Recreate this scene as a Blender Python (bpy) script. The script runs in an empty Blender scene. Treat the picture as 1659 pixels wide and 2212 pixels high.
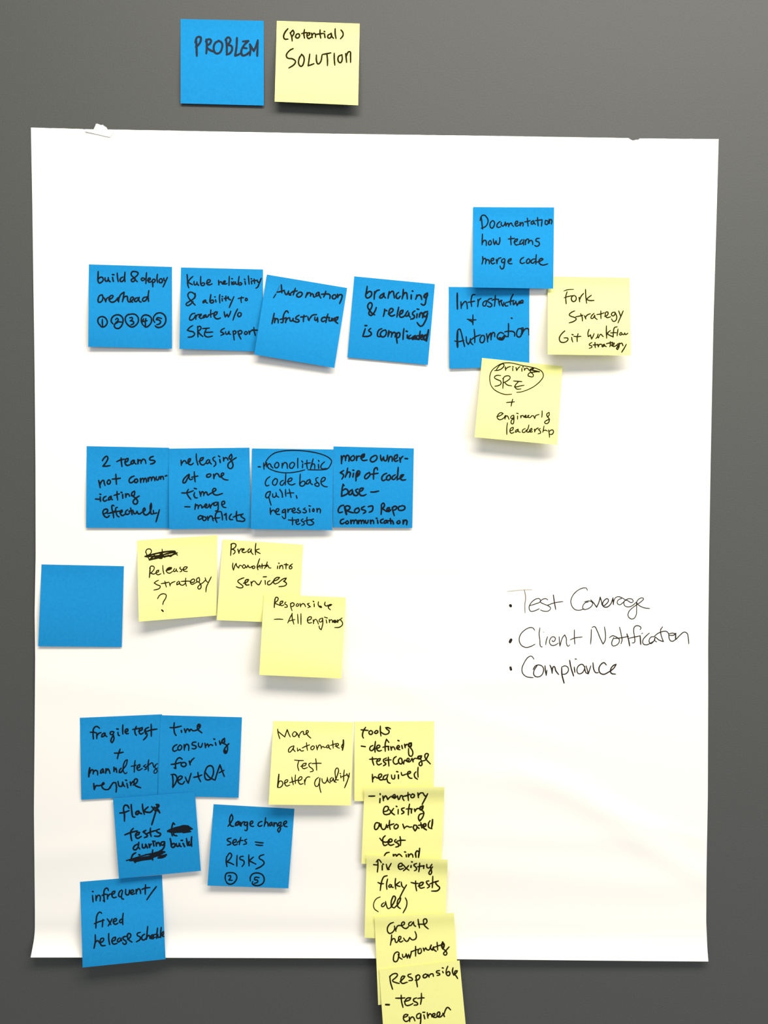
import bpy, bmesh, math, random
from mathutils import Vector, noise

random.seed(4)
scene = bpy.context.scene
COL = scene.collection

# ------------------------------------------------------------------ camera
F_PX = 2000.0                       # focal length in photo pixels (photo 1659 x 2212)
PITCH = math.radians(1.6)           # the phone looks very slightly down
CAM = Vector((0.0, -0.86, 1.524))
cam_data = bpy.data.cameras.new('camera')
cam_data.sensor_fit = 'VERTICAL'
cam_data.sensor_height = 36.0
cam_data.lens = F_PX / 2212.0 * 36.0
cam_data.clip_start = 0.01
cam = bpy.data.objects.new('camera', cam_data)
cam.location = CAM
cam.rotation_euler = (math.pi / 2 - PITCH, 0, 0)
COL.objects.link(cam)
scene.camera = cam

# ------------------------------------------------------------------ light, world, exposure
def area(name, loc, target, sx, sy, power, color):
    d = bpy.data.lights.new(name, 'AREA')
    d.shape = 'RECTANGLE'
    d.size, d.size_y = sx, sy
    d.energy = power
    d.color = color
    o = bpy.data.objects.new(name, d)
    o.location = loc
    o.rotation_euler = (Vector(target) - Vector(loc)).to_track_quat('-Z', 'Y').to_euler()
    COL.objects.link(o)
    return o

area('ceiling_light', (0.30, -0.95, 2.62), (0.28, -0.80, 1.0), 1.7, 0.5, 44.0, (1.0, 0.94, 0.845))
area('window_light', (2.7, -2.7, 1.8), (0.0, 0.0, 1.4), 2.2, 1.6, 42.0, (0.97, 0.98, 1.0))
world = bpy.data.worlds.new('world')
world.use_nodes = True
world.node_tree.nodes['Background'].inputs[0].default_value = (0.90, 0.96, 1.0, 1)
world.node_tree.nodes['Background'].inputs[1].default_value = 0.33
scene.world = world
vs = scene.view_settings
vs.view_transform = 'Standard'
vs.look = 'None'
vs.gamma = 1.0
vs.use_curve_mapping = False
vs.exposure = 0.0

# ------------------------------------------------------------------ wall-plane measuring
_RIGHT = Vector((1, 0, 0))
_UP = Vector((0, math.sin(PITCH), math.cos(PITCH)))
_FWD = Vector((0, math.cos(PITCH), -math.sin(PITCH)))

def at(px, py, h=0.0):
    """Point h metres in front of the wall (y = 0) seen at photo position px, py."""
    d = _RIGHT * ((px - 829.5) / F_PX) + _UP * ((1106.0 - py) / F_PX) + _FWD
    return CAM + d * ((-h - CAM.y) / d.y)

# ------------------------------------------------------------------ materials
def mat(name, color, rough=0.8, spec=0.3, vary=0.0, vscale=60.0, bump=0.0, bscale=900.0, sheen=0.0):
    m = bpy.data.materials.new(name)
    m.use_nodes = True
    nt = m.node_tree
    b = nt.nodes['Principled BSDF']
    b.inputs['Base Color'].default_value = (*color, 1)
    b.inputs['Roughness'].default_value = rough
    b.inputs['Specular IOR Level'].default_value = spec
    if vary or bump:
        tc = nt.nodes.new('ShaderNodeTexCoord')
    if vary:
        n = nt.nodes.new('ShaderNodeTexNoise')
        n.inputs['Scale'].default_value = vscale
        n.inputs['Detail'].default_value = 6
        r = nt.nodes.new('ShaderNodeValToRGB')
        r.color_ramp.elements[0].position = 0.3
        r.color_ramp.elements[1].position = 0.7
        r.color_ramp.elements[0].color = (*[c * (1 - vary) for c in color], 1)
        r.color_ramp.elements[1].color = (*[min(1, c * (1 + vary)) for c in color], 1)
        nt.links.new(tc.outputs['Object'], n.inputs['Vector'])
        nt.links.new(n.outputs['Fac'], r.inputs['Fac'])
        nt.links.new(r.outputs['Color'], b.inputs['Base Color'])
    if bump:
        n2 = nt.nodes.new('ShaderNodeTexNoise')
        n2.inputs['Scale'].default_value = bscale
        n2.inputs['Detail'].default_value = 4
        bp = nt.nodes.new('ShaderNodeBump')
        bp.inputs['Strength'].default_value = bump
        bp.inputs['Distance'].default_value = 0.0004
        nt.links.new(tc.outputs['Object'], n2.inputs['Vector'])
        nt.links.new(n2.outputs['Fac'], bp.inputs['Height'])
        nt.links.new(bp.outputs['Normal'], b.inputs['Normal'])
    return m

M_WALL = mat('grey_wall_paint', (0.069, 0.0715, 0.0675), rough=0.62, spec=0.5, vary=0.09, vscale=800.0, bump=0.35, bscale=700.0)
M_SHEET = mat('white_chart_paper', (0.965, 0.93, 0.868), rough=0.9, spec=0.1)
M_BLUE = mat('blue_note_paper', (0.015, 0.266, 0.595), rough=0.9, spec=0.03, vary=0.05, vscale=420.0, bump=0.15)
M_YELLOW = mat('yellow_note_paper', (0.93, 0.905, 0.335), rough=0.9, spec=0.04, vary=0.012, vscale=300.0, bump=0.08)
INK = {
    'b': mat('black_marker_on_blue', (0.008, 0.012, 0.018), rough=0.7, spec=0.06),
    'p': mat('dry_marker_on_blue', (0.020, 0.032, 0.052), rough=0.7, spec=0.06),
    'y': mat('black_marker_on_yellow', (0.019, 0.013, 0.003), rough=0.7, spec=0.06),
    'w': mat('fine_black_pen_on_white', (0.024, 0.020, 0.014), rough=0.7, spec=0.06),
    'f': mat('faint_pen_stroke', (0.56, 0.52, 0.44), rough=0.8, spec=0.1),
    'g': mat('dry_pen_stroke', (0.20, 0.17, 0.14), rough=0.8, spec=0.1),
    'h': mat('faint_stroke_on_blue', (0.018, 0.15, 0.30), rough=0.8, spec=0.1),
}

# ------------------------------------------------------------------ helpers
def link_mesh(name, verts, faces, mats, parent=None, mat_index=None, smooth=True):
    me = bpy.data.meshes.new(name)
    me.from_pydata([tuple(v) for v in verts], [], faces)
    for m in mats:
        me.materials.append(m)
    if mat_index:
        me.polygons.foreach_set('material_index', mat_index)
    if smooth:
        me.polygons.foreach_set('use_smooth', [True] * len(me.polygons))
    me.update()
    o = bpy.data.objects.new(name, me)
    COL.objects.link(o)
    if parent is not None:
        o.parent = parent
        o.matrix_parent_inverse = parent.matrix_world.inverted()
    return o

def move_origin(o, p):
    """put the object's origin at p without moving its shape"""
    o.data.transform(__import__('mathutils').Matrix.Translation(-p))
    o.location = p

def paper_mesh(name, nx, ny, pos, thick, material):
    """A thin closed sheet: pos(u, v, back) gives a point; back = extra depth behind the front face."""
    us = nx if isinstance(nx, list) else [i / nx for i in range(nx + 1)]
    n, m = len(us), ny + 1
    verts, faces = [], []
    for back in (0.0, thick):
        for j in range(m):
            for u in us:
                verts.append(pos(u, j / ny, back))
    for j in range(ny):
        for i in range(n - 1):
            a = j * n + i
            faces.append((a, a + n, a + n + 1, a + 1))
    o = n * m
    for j in range(ny):
        for i in range(n - 1):
            a = o + j * n + i
            faces.append((a, a + 1, a + n + 1, a + n))
    # the cut edge has vertices of its own, so the paper face keeps its own shading up to the border
    ring = [i for i in range(n)] + [j * n + n - 1 for j in range(1, m)]
    ring += [(m - 1) * n + i for i in range(n - 2, -1, -1)] + [j * n for j in range(m - 2, 0, -1)]
    e = len(verts)
    R = len(ring)
    verts += [verts[i] for i in ring] + [verts[o + i] for i in ring]
    for k in range(R):
        k2 = (k + 1) % R
        faces.append((e + k, e + k2, e + R + k2, e + R + k))
    return link_mesh(name, verts, faces, [material])

def smooth_path(pts, step):
    """Catmull-Rom through the pen points; sharp turns stay sharp. Returns samples and corner flags."""
    n = len(pts)
    if n == 1:
        return [pts[0]], [True]
    tang = []
    for i in range(n):
        if i == 0:
            t = pts[1] - pts[0]
            t = t * 0.6
        elif i == n - 1:
            t = (pts[-1] - pts[-2]) * 0.6
        else:
            a, b = pts[i] - pts[i - 1], pts[i + 1] - pts[i]
            if a.length < 1e-6 or b.length < 1e-6 or a.normalized().dot(b.normalized()) < -0.30:
                t = None
            else:
                d = (a.normalized() + b.normalized())
                d = d.normalized() if d.length > 1e-6 else b.normalized()
                t = d
        tang.append(t)
    out, flag = [pts[0]], [True]
    for i in range(n - 1):
        p0, p1 = pts[i], pts[i + 1]
        L = (p1 - p0).length
        if L < 1e-6:
            continue
        def tv(t, own):
            if t is None:
                return (p1 - p0) * 0.5
            return t.normalized() * L if own else t
        t0 = tv(tang[i], True)
        t1 = tv(tang[i + 1], True)
        k = max(2, int(L / step))
        for s in range(1, k + 1):
            x = s / k
            h00 = 2 * x**3 - 3 * x**2 + 1
            h10 = x**3 - 2 * x**2 + x
            h01 = -2 * x**3 + 3 * x**2
            h11 = x**3 - x**2
            out.append(p0 * h00 + t0 * h10 + p1 * h01 + t1 * h11)
            flag.append(s == k and (i + 1 == n - 1 or tang[i + 1] is None))
    return out, flag

def pen_strokes(name, text, frame, width, ink, surf, parent):
    """One word of handwriting as a mesh of flat ink ribbons lying on the paper surface surf(px, py, lift)."""
    ox, oy, k = frame
    verts, faces, mi = [], [], []
    slots = [ink]
    for k_stroke, raw in enumerate(text.split(';')):
        w, slot = width, 0
        up = 0.000003 * k_stroke                 # later strokes lie over earlier ones
        pts = []
        for tok in raw.split():
            if tok[0] == 'w':
                w = float(tok[1:])
            elif tok[0] in INK:
                if tok[0] not in slots:
                    slots.append(tok[0])
                slot = slots.index(tok[0])
            else:
                x, y = tok.split(',')
                pts.append(Vector((ox + float(x) * k, oy + float(y) * k)))
        if not pts:
            continue
        path, flag = smooth_path(pts, 1.6)
        r = w / 2 * 0.88
        n = len(path)
        base = len(verts)
        for i, p in enumerate(path):
            a = path[max(0, i - 1)]
            b = path[min(n - 1, i + 1)]
            d = b - a
            d = d.normalized() if d.length > 1e-9 else Vector((1, 0))
            q = Vector((-d.y, d.x))
            rr = r * (1.0 + 0.12 * noise.noise(Vector((p.x * 0.11, p.y * 0.11, w))))
            if n > 6:
                rr *= 0.84 + 0.16 * min(1.0, min(i, n - 1 - i) / 3.0)
            verts.append(surf(p.x + q.x * rr, p.y + q.y * rr, up))
            verts.append(surf(p.x - q.x * rr, p.y - q.y * rr, up))
            if i:
                c = base + 2 * i
                faces.append((c - 2, c - 1, c + 1, c))
                mi.append(slot)
        for i, p in enumerate(path):
            if flag[i]:
                c = len(verts)
                rc = r * (0.84 if n > 6 and i in (0, n - 1) else 1.0)
                for s in range(10):
                    t = 2 * math.pi * s / 10
                    verts.append(surf(p.x + rc * math.cos(t), p.y + rc * math.sin(t), up + 0.0000015))
                faces.append(tuple(range(c + 9, c - 1, -1)))
                mi.append(slot)
    return link_mesh(name, verts, faces, [INK[s] for s in slots], parent, mi, smooth=False)

def lerp_table(tab, y):
    if y <= tab[0][0]:
        return tab[0][1]
    for (y0, x0), (y1, x1) in zip(tab, tab[1:]):
        if y <= y1:
            t = (y - y0) / (y1 - y0)
            return x0 + (x1 - x0) * t
    return tab[-1][1]

# ------------------------------------------------------------------ the wall
bm = bmesh.new()
bmesh.ops.create_cube(bm, size=1.0)
for v in bm.verts:
    v.co = Vector((v.co.x * 5.0, v.co.y * 0.12 + 0.06, v.co.z * 2.8 + 1.4))
me = bpy.data.meshes.new('wall_back')
bm.to_mesh(me)
bm.free()
me.materials.append(M_WALL)
wall = bpy.data.objects.new('wall_back', me)
wall['kind'] = 'structure'
wall['label'] = 'plain dark grey painted wall behind everything'
COL.objects.link(wall)

# ------------------------------------------------------------------ the flip chart sheet
LEFT = [(276, 66.8), (440, 69.8), (600, 72.0), (800, 74.8), (1000, 76.6), (1200, 77.0), (1326, 74.8), (1420, 76.0),
        (1600, 74.6), (1750, 73.2), (1850, 74.2), (1970, 75.4), (2010, 75.3), (2030, 73.4), (2050, 69.8), (2069, 66.0)]
RIGHT = [(300, 1552.4), (460, 1548.0), (700, 1541.0), (1000, 1535.0), (1200, 1531.8), (1400, 1529.6), (1480, 1529.8),
         (1720, 1529.0), (1880, 1526.2), (1990, 1525.5), (2050, 1528.0), (2077, 1530.2)]
TOP_EDGE = [(66, 275.6), (178, 278.6), (181, 279.8), (184, 278.9), (232, 279.6), (700, 288.5), (1087, 294.0), (1358, 298.3),
            (1362, 301.0), (1367, 303.6), (1373, 302.3), (1379, 301.6), (1383, 299.0), (1553, 300.6)]
BOTTOM_EDGE = [(66, 2068.3), (160, 2068.3), (800, 2070.2), (990, 2072.0), (1400, 2076.0), (1531, 2077.0)]

RIDGES = [  # x0, y0, x1, y1, half width in px, height in mm: soft waves of the hanging paper
    (560, 1228, 1000, 1214, 20, 0.34), (900, 1216, 1240, 1236, 16, 0.22),
    (640, 1420, 860, 1480, 34, 0.55), (860, 1478, 1260, 1462, 30, 0.40), (990, 1540, 1190, 1600, 26, 0.35),
    (980, 1660, 1180, 1690, 30, 0.50), (1180, 1690, 1310, 1752, 30, 0.55), (1310, 1752, 1400, 1800, 26, 0.45),
    (1400, 1830, 1530, 1900, 26, 0.65), (1420, 1785, 1540, 1820, 18, 0.40), (1000, 1800, 1300, 1812, 26, 0.35),
    (1000, 1872, 1420, 1910, 34, 0.45), (80, 1850, 180, 1838, 30, 0.35), (420, 1950, 760, 1965, 40, 0.45),
    (90, 1470, 420, 1500, 40, 0.40), (80, 1986, 800, 1990, 34, 0.50), (960, 2000, 1530, 2004, 34, 0.40),
]

def sheet_h(px, py):
    h = 0.0009
    for x0, y0, x1, y1, w, a in RIDGES:
        if py < min(y0, y1) - 4 * w or py > max(y0, y1) + 4 * w:
            continue
        dx, dy = x1 - x0, y1 - y0
        L2 = dx * dx + dy * dy
        t = ((px - x0) * dx + (py - y0) * dy) / L2
        tc = min(1, max(0, t))
        along = math.exp(-((t - tc) * math.sqrt(L2) / 90.0) ** 2)
        d = ((px - x0) * -dy + (py - y0) * dx) / math.sqrt(L2)
        h += 0.0017 * a * along * math.exp(-(d / w) ** 2)
    # small fold by the torn tab in the upper left
    h += 0.0010 * math.exp(-((px - 214) / 40.0) ** 2 - ((py - 284) / 12.0) ** 2)
    # the free bottom edge rolls away from the wall
    amp = 0.0105 + (0.0058 - 0.0105) * (px - 66) / 1465.0
    t = (py - 2004.0) / 70.0
    if t > 0:
        h += amp * min(t, 1.0) ** 1.8
    # light swell of the loose lower half
    if py > 500:
        h += 0.0009 * math.sin(min(1.0, (py - 500) / 1500.0) * math.pi) ** 2
    return h

def sheet_pos(u, v, back):
    for _ in range(2):
        px0 = 66 + u * 1487
        t, b = lerp_table(TOP_EDGE, px0), lerp_table(BOTTOM_EDGE, px0 if v < .5 else 66 + u * 1465)
        py = t + (b - t) * v
    l, r = lerp_table(LEFT, py), lerp_table(RIGHT, py)
    px = l + (r - l) * u
    if v == 0.0:
        py += 0.55 * noise.noise(Vector((px * 0.35, 3.1, 0)))
    return at(px, py, sheet_h(px, py) - back)

ucols = sorted(set([i / 150 for i in range(151)] + [(x - 66) / 1487 for x in
        (176, 178, 180, 181, 182, 184, 187, 1356, 1358, 1360, 1362, 1364, 1366, 1367, 1368, 1370, 1373, 1376, 1379, 1381, 1383, 1385)]))
sheet = paper_mesh('flip_chart_sheet', ucols, 170, sheet_pos, 0.00012, M_SHEET)
move_origin(sheet, at(800, 2070, 0.002))
sheet['label'] = 'large white flip chart paper sheet hanging on the grey wall under the sticky notes'
sheet['category'] = 'paper sheet'
bpy.context.view_layer.update()

# torn scrap of the binding left standing on the top edge
tab_px = [(202.0, 279.3), (203.8, 275.9), (206.2, 270.8), (207.0, 267.6), (211.0, 267.2), (214.6, 268.8), (217.6, 270.2),
          (222.4, 269.6), (225.6, 272.6), (230.2, 275.2), (232.4, 279.5), (246.0, 283.5), (238.0, 296.2), (226.0, 294.0),
          (215.0, 291.2), (204.0, 288.6), (194.0, 286.2), (185.0, 284.0), (183.0, 279.4)]
def tab_h(py, back):
    return 0.0018 + 0.0020 * min(1.0, (296.0 - py) / 28.0) - back
nt_ = len(tab_px)
tv = [at(x, y, tab_h(y, 0)) for x, y in tab_px] + [at(x, y, tab_h(y, 0.00012)) for x, y in tab_px]
tf = [tuple(range(nt_ - 1, -1, -1)), tuple(range(nt_, 2 * nt_))]
tf += [(i, (i + 1) % nt_, nt_ + (i + 1) % nt_, nt_ + i) for i in range(nt_)]
tab = link_mesh('torn_tab', tv, tf, [M_SHEET], sheet, smooth=False)
tab['label'] = 'small torn scrap sticking up from the top edge'

def sheet_surf(px, py, lift):
    return at(px, py, sheet_h(px, py) + 0.00010 + lift)

R3 = (1080, 1250, 0.13261)
R4 = (1290, 1250, 0.13261)
SHEET_WORDS = [
 ('bullet_dot', 'round black bullet before Test Coverage', R3, 2.2, 'w7 170,436 175,444'),
 ('bullet_dot', 'oval black bullet before Client', R3, 2.2, 'w6.4 164,1032 172,1012 182,994'),
 ('bullet_dot', 'small black bullet before Compliance', R3, 2.2, 'w6 172,1448 180,1480'),
 ('handwritten_word', 'thin black handwritten word Test', R3, 2.1, 'f w2.4 125,208 250,195 400,182 520,180;g 398,185 418,300 405,430 408,555;485,440 580,410 660,365 640,325 590,330 510,390 475,470 500,530 560,525 640,490;780,345 745,325 690,340 660,375 710,410 800,450 825,480 790,525 720,530 660,510;w2.6 870,265 885,370 908,500;770,435 880,395 1025,372'),
 ('handwritten_word', 'thin black handwritten word Coverage', R4, 2.1, '-160,190 -172,158 -213,150 -314,190 -394,270 -429,360 -414,440 -364,500 -294,515 -214,490;-144,380 -199,395 -234,450 -229,495 -164,495 -94,450 -74,400 -114,365 -204,375;w2.6 -104,345 -54,400 -9,465 30,380 50,300 70,370 95,440 150,410 185,350 165,325 120,350 90,400 100,450 150,465 215,420 260,310;w3 255,320 262,370 265,420;265,400 290,320 340,292 400,310 470,350;400,320 340,350 328,400 365,425 420,390 470,345 520,325 575,340 585,375 555,390 500,360 460,350 435,385 450,440 510,460 570,440 640,380;640,380 642,480 635,590 595,650 550,655 505,610 515,540 570,480 650,420 720,370 755,325 730,312 670,340 645,390 690,440 770,475 855,487'),
 ('handwritten_word', 'thin black handwritten word Client', R3, 2.2, '565,840 540,805 490,797 400,840 330,920 315,1010 350,1085 420,1120 500,1105 570,1068;650,800 638,900 650,1000 670,1110 690,1112;775,945 755,1010 745,1075;f 705,868 718,872;850,1005 860,1025 895,1005 900,965 860,945 820,980 808,1040 840,1085 890,1085 950,1050;965,945 970,1020 976,1100;978,1095 1020,960 1055,915 1080,970 1085,1060 1110,1100 1135,1080;1212,835 1212,950 1220,1065;1145,995 1220,965 1340,950'),
 ('handwritten_word', 'thin black handwritten word Notification', R4, 2.3, '-94,825 -98,950 -107,1065;-83,795 -45,780 0,850 45,960 95,1065 128,1010 135,900 118,785;200,960 250,930 310,950 360,990 355,1040 300,1090 250,1090 238,1040 270,960;365,790 390,900 405,1000 390,1060;265,975 380,965 510,940;w3 485,900 510,990 530,1095;700,830 715,800 650,765 605,790 595,850 610,960 605,1040 570,1045;520,970 610,950 700,930;w3.2 700,930 705,1000 710,1070;g 725,895 740,885;850,885 790,940 745,1000 750,1060 800,1078 870,1050;930,945 880,950 845,1010 870,1055 920,1020 945,950;w3.4 870,1055 915,1025;945,960 940,1010 970,1030;1065,785 1035,830 1045,930 1080,1025 1010,1000 950,950;930,940 1000,885 1130,860 1165,900 1170,950 1185,1000 1220,1020 1280,990;1165,900 1230,885 1275,900 1240,922 1180,922;w3.4 1280,890 1278,940 1280,990;1290,985 1350,920 1420,870 1465,890 1485,970 1492,1060'),
 ('handwritten_word', 'black handwritten word Compliance', R3, 2.6, 'w2.3 555,1310 510,1262 460,1280 390,1380 358,1470 370,1540 430,1595 540,1612;540,1480 580,1420 640,1405 700,1440 710,1500 670,1580 600,1600 555,1570 555,1500 610,1410;w3 735,1420 740,1500 755,1575;755,1570 765,1490;w3.2 815,1410 840,1470 850,1540;w3.2 850,1530 865,1440 880,1430 910,1500 955,1560;w3.4 1005,1455 1010,1560 1045,1700;1005,1440 1060,1420 1110,1450 1110,1510 1060,1555 1015,1555;w3.2 1135,1330 1155,1440 1200,1585;w3 1210,1440 1220,1525;1225,1308 1245,1310;1380,1440 1340,1395 1280,1420 1255,1480 1275,1545 1330,1540 1375,1480 1385,1430;1385,1470 1400,1530 1440,1550;1405,1420 1440,1550 1480,1420;w3 1515,1370 1530,1480 1560,1530 1600,1530;w3 1733,1405 1693,1368 1643,1400 1613,1460 1628,1530 1683,1558 1763,1525 1853,1460 1893,1395 1853,1410 1803,1480 1813,1540 1883,1555'),
]
for nm, lab, frame, w, txt in SHEET_WORDS:
    o = pen_strokes(nm, txt, frame, w, 'w', sheet_surf, sheet)
    o['label'] = lab

# ------------------------------------------------------------------ sticky notes
def profile(t, bend):
    """how far the free part of a note stands off, 0 at the glued strip, 1 at its furthest"""
    t = (t - 0.10) / 0.90
    if t <= 0:
        return 0.0
    a = bend * math.pi
    return (math.sin(a * t - 0.0)) * t ** 0.35 / max(math.sin(min(a, math.pi / 2)), 0.2)

def inverse_bilinear(c, px, py):
    u = v = 0.5
    for _ in range(6):
        x = (c[0][0]*(1-u) + c[1][0]*u)*(1-v) + (c[3][0]*(1-u) + c[2][0]*u)*v - px
        y = (c[0][1]*(1-u) + c[1][1]*u)*(1-v) + (c[3][1]*(1-u) + c[2][1]*u)*v - py
        xu = (c[1][0]-c[0][0])*(1-v) + (c[2][0]-c[3][0])*v
        xv = (c[3][0]*(1-u)+c[2][0]*u) - (c[0][0]*(1-u)+c[1][0]*u)
        yu = (c[1][1]-c[0][1])*(1-v) + (c[2][1]-c[3][1])*v
        yv = (c[3][1]*(1-u)+c[2][1]*u) - (c[0][1]*(1-u)+c[1][1]*u)
        det = xu*yv - xv*yu
        u -= (x*yv - xv*y)/det
        v -= (xu*y - x*yu)/det
    return u, v

def sticky_note(color, corners, base, curl, label, frame, width, words, bend=0.60, skew=0.0, strip=0.0, lin=0.0,
                on_sheet=True, ink=None):
    """corners TL, TR, BR, BL as measured on the wall; base, curl, strip, lin in mm"""
    c = corners
    def height(u, v, px, py):
        vv = min(1.0, max(0.0, v))
        uu = min(1.0, max(0.0, u))
        h = base + curl * profile(vv, bend) * (1.0 + skew * (uu - 0.5)) + lin * vv
        h += strip * (0.7 + 0.3 * uu) * math.exp(-(vv / 0.125) ** 2)
        under = sheet_h(px, min(py, 2000.0)) if on_sheet else 0.0
        return h * 0.001 + under
    def pos(u, v, back):
        px = (c[0][0]*(1-u) + c[1][0]*u)*(1-v) + (c[3][0]*(1-u) + c[2][0]*u)*v
        py = (c[0][1]*(1-u) + c[1][1]*u)*(1-v) + (c[3][1]*(1-u) + c[2][1]*u)*v
        return at(px, py, height(u, v, px, py) - back)
    o = paper_mesh('sticky_note', 36, 40, pos, 0.00010, M_BLUE if color == 'blue' else M_YELLOW)
    move_origin(o, at(*[(c[3][i] + c[2][i]) / 2 for i in (0, 1)], 0.001))
    o['label'] = label
    o['category'] = 'sticky note'
    o['group'] = color + ' sticky notes'
    bpy.context.view_layer.update()
    def surf(px, py, lift):
        u, v = inverse_bilinear(c, px, py)
        u, v = min(.998, max(.002, u)), min(.998, max(.002, v))
        px = (c[0][0]*(1-u) + c[1][0]*u)*(1-v) + (c[3][0]*(1-u) + c[2][0]*u)*v
        py = (c[0][1]*(1-u) + c[1][1]*u)*(1-v) + (c[3][1]*(1-u) + c[2][1]*u)*v
        return at(px, py, height(u, v, px, py) + 0.00010 + lift)
    for text, strokes in words:
        kind = 'handwritten_word'
        if text.startswith('('):
            kind = {'(a': 'ampersand_sign', '(p': 'plus_sign', '(c': 'circled_number', '(o': 'oval_outline', '(s': 'scribbled_out_word', '(d': 'pen_dash', '(m': 'pen_mark'}[text[:2]]
            text = text[2:]
        w = pen_strokes(kind, strokes, frame, width, ink or color[0], surf, o)
        w['label'] = text.strip() if kind != 'handwritten_word' else 'black handwritten word ' + text
    return o

K = 0.13261
Q = 440 / 1659
sticky_note('blue', [(390, 41), (569.7, 45), (570, 228), (390, 223.4)], 0.5, 2.6,
 'blue sticky note reading PROBLEM, stuck on the grey wall above the sheet', (370, 20, Q), 5.4, [
 ('PROBLEM', '203,250 206,320 208,380;195,270 212,228 238,228 240,255 225,285 200,308;285,245 290,300 285,360;280,262 300,245 322,250 315,280 288,302 320,335 345,345;385,258 358,275 345,320 362,358 392,355 412,320 412,275 385,255;445,240 452,300 452,365;440,250 465,228 482,245 475,270 455,290 490,300 495,330 475,360 450,370;535,232 532,300 520,378 545,370 562,360;583,262 628,258 595,290 580,312 615,318;580,312 570,345 580,375 610,370 640,345;640,285 645,330 640,375;642,285 660,320 672,340 690,300 705,252;705,252 702,320 700,380'),
 ], on_sheet=False, ink='p', bend=.75)
sticky_note('yellow', [(598, 45), (777, 51), (773.6, 227.4), (593.3, 219.4)], 0.5, 9.0,
 'yellow sticky note reading (potential) SOLUTION, stuck on the grey wall above the sheet', (370, 20, Q), 4.1, [
 ('potential in brackets', 'w4.3 950,158 925,190 915,225 925,243 950,243;968,190 980,220 985,258;968,195 990,170 1000,190 985,222;1020,205 1012,225 1030,235 1045,218 1038,200 1020,203;1085,165 1080,200 1085,235;1062,198 1085,192 1105,190;1105,215 1125,208 1128,192 1110,195 1105,220 1118,238 1140,228;1142,195 1148,230;1148,215 1160,195 1172,200 1175,228;1212,168 1212,205 1218,235;1178,205 1210,200 1240,196;1248,200 1252,230;1245,180 1250,182;1298,200 1278,210 1275,230 1292,235 1305,210 1302,195 1310,225 1322,236;1335,158 1335,200 1342,238;1382,168 1398,190 1398,215 1378,240'),
 ('SOLUTION', '993,320 965,335 937,375 945,395 990,405 1012,425 1000,450 958,478;1062,368 1042,400 1040,450 1058,465 1080,430 1078,385 1060,365;1128,365 1122,410 1115,460 1140,452 1162,443;1182,372 1183,420 1195,445 1215,430 1228,372;1232,368 1265,362 1300,355;1268,365 1272,410 1272,458;1327,358 1328,410 1332,455;1390,370 1362,385 1362,425 1378,435 1392,410 1390,370;1420,360 1425,400 1428,432;1425,385 1440,350 1455,345 1460,380 1460,432'),
 ], on_sheet=False, bend=.62)
sticky_note('blue', [(192, 571), (371.6, 576.5), (371.6, 753.3), (190.6, 749)], 0.3, 4.5,
 'blue sticky note reading build & deploy overhead with circled numbers 1 to 5', (170, 550, K), 3.9, [
 ('build', '318,275 315,350 315,430 335,462 370,450 400,410 385,370 350,370 320,400;430,375 432,420 450,435 480,410 482,372;482,400 495,430 512,440;552,370 558,410 565,435;548,325 575,328;628,300 632,370 645,440;720,365 685,385 675,425 700,440 735,410 748,350 755,285;755,285 748,370 755,440'),
 ('(aampersand sign', '890,370 855,325 870,280 915,275 968,300 950,340 900,380 855,415 870,440 905,430 925,400 900,378;890,370 920,410 955,440'),
 ('deploy', '1075,390 1035,380 1018,405 1040,425 1080,400;1105,295 1098,380 1095,470;1120,420 1160,410 1165,385 1140,385 1130,425 1150,450 1180,440;1195,420 1205,470 1208,525;1195,430 1215,400 1245,410 1235,445 1205,455;1282,320 1275,390 1285,455;1335,390 1310,415 1320,455 1350,455 1365,420 1345,390;1385,385 1395,420 1415,430;1445,370 1410,450 1375,525'),
 ('overhead', '385,655 345,665 318,720 325,775 360,770 390,730 390,670 375,655;395,690 420,715 440,768 455,715 485,695;490,735 545,705 560,672 530,665 500,700 502,750 540,775 590,760 640,700;622,720 650,768 655,715 690,645 740,612 728,690 712,768;715,750 745,690 790,680 795,720 810,765 840,770 875,740 895,705 870,690 845,715 845,755 880,775;960,700 925,715 910,755 935,765 965,735 985,695 980,740 1000,770 1020,770;1105,690 1060,700 1040,740 1060,760 1100,735 1120,680;1142,585 1132,680 1138,762'),
 ('(ccircled number 1', '345,1150 318,1110 315,1050 350,1015 410,1015 455,1060 465,1110 430,1165 385,1180 355,1160 345,1140;385,1055 385,1110 390,1165'),
 ('(ccircled number 2', '560,1128 530,1090 545,1025 600,985 665,985 715,1030 722,1090 700,1155 655,1200 610,1200 580,1165 590,1130 630,1110;600,1060 625,1035 645,1060 620,1095 600,1112 650,1095 700,1100'),
 ('(ccircled number 3', '860,970 800,980 760,1030 770,1100 820,1160 870,1180 930,1150 970,1090 965,1020 920,975 860,965;830,1030 870,1025 875,1050 840,1080 890,1090 895,1120 850,1145'),
 ('(ccircled number 4', '1040,1140 1020,1080 1030,1020 1070,985 1130,990 1180,1030 1185,1090 1150,1150 1095,1180 1055,1150;1060,1045 1030,1090 1075,1085 1115,1075;1095,1040 1085,1100 1090,1155'),
 ('(ccircled number 5', '1245,1160 1280,1185 1340,1180 1400,1130 1420,1060 1400,990 1340,950 1280,955 1230,1000 1215,1060 1240,1105;1350,1040 1280,1030 1265,1060 1310,1065 1335,1100 1310,1130 1272,1140'),
 ], bend=.75, skew=-.5)
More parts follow.
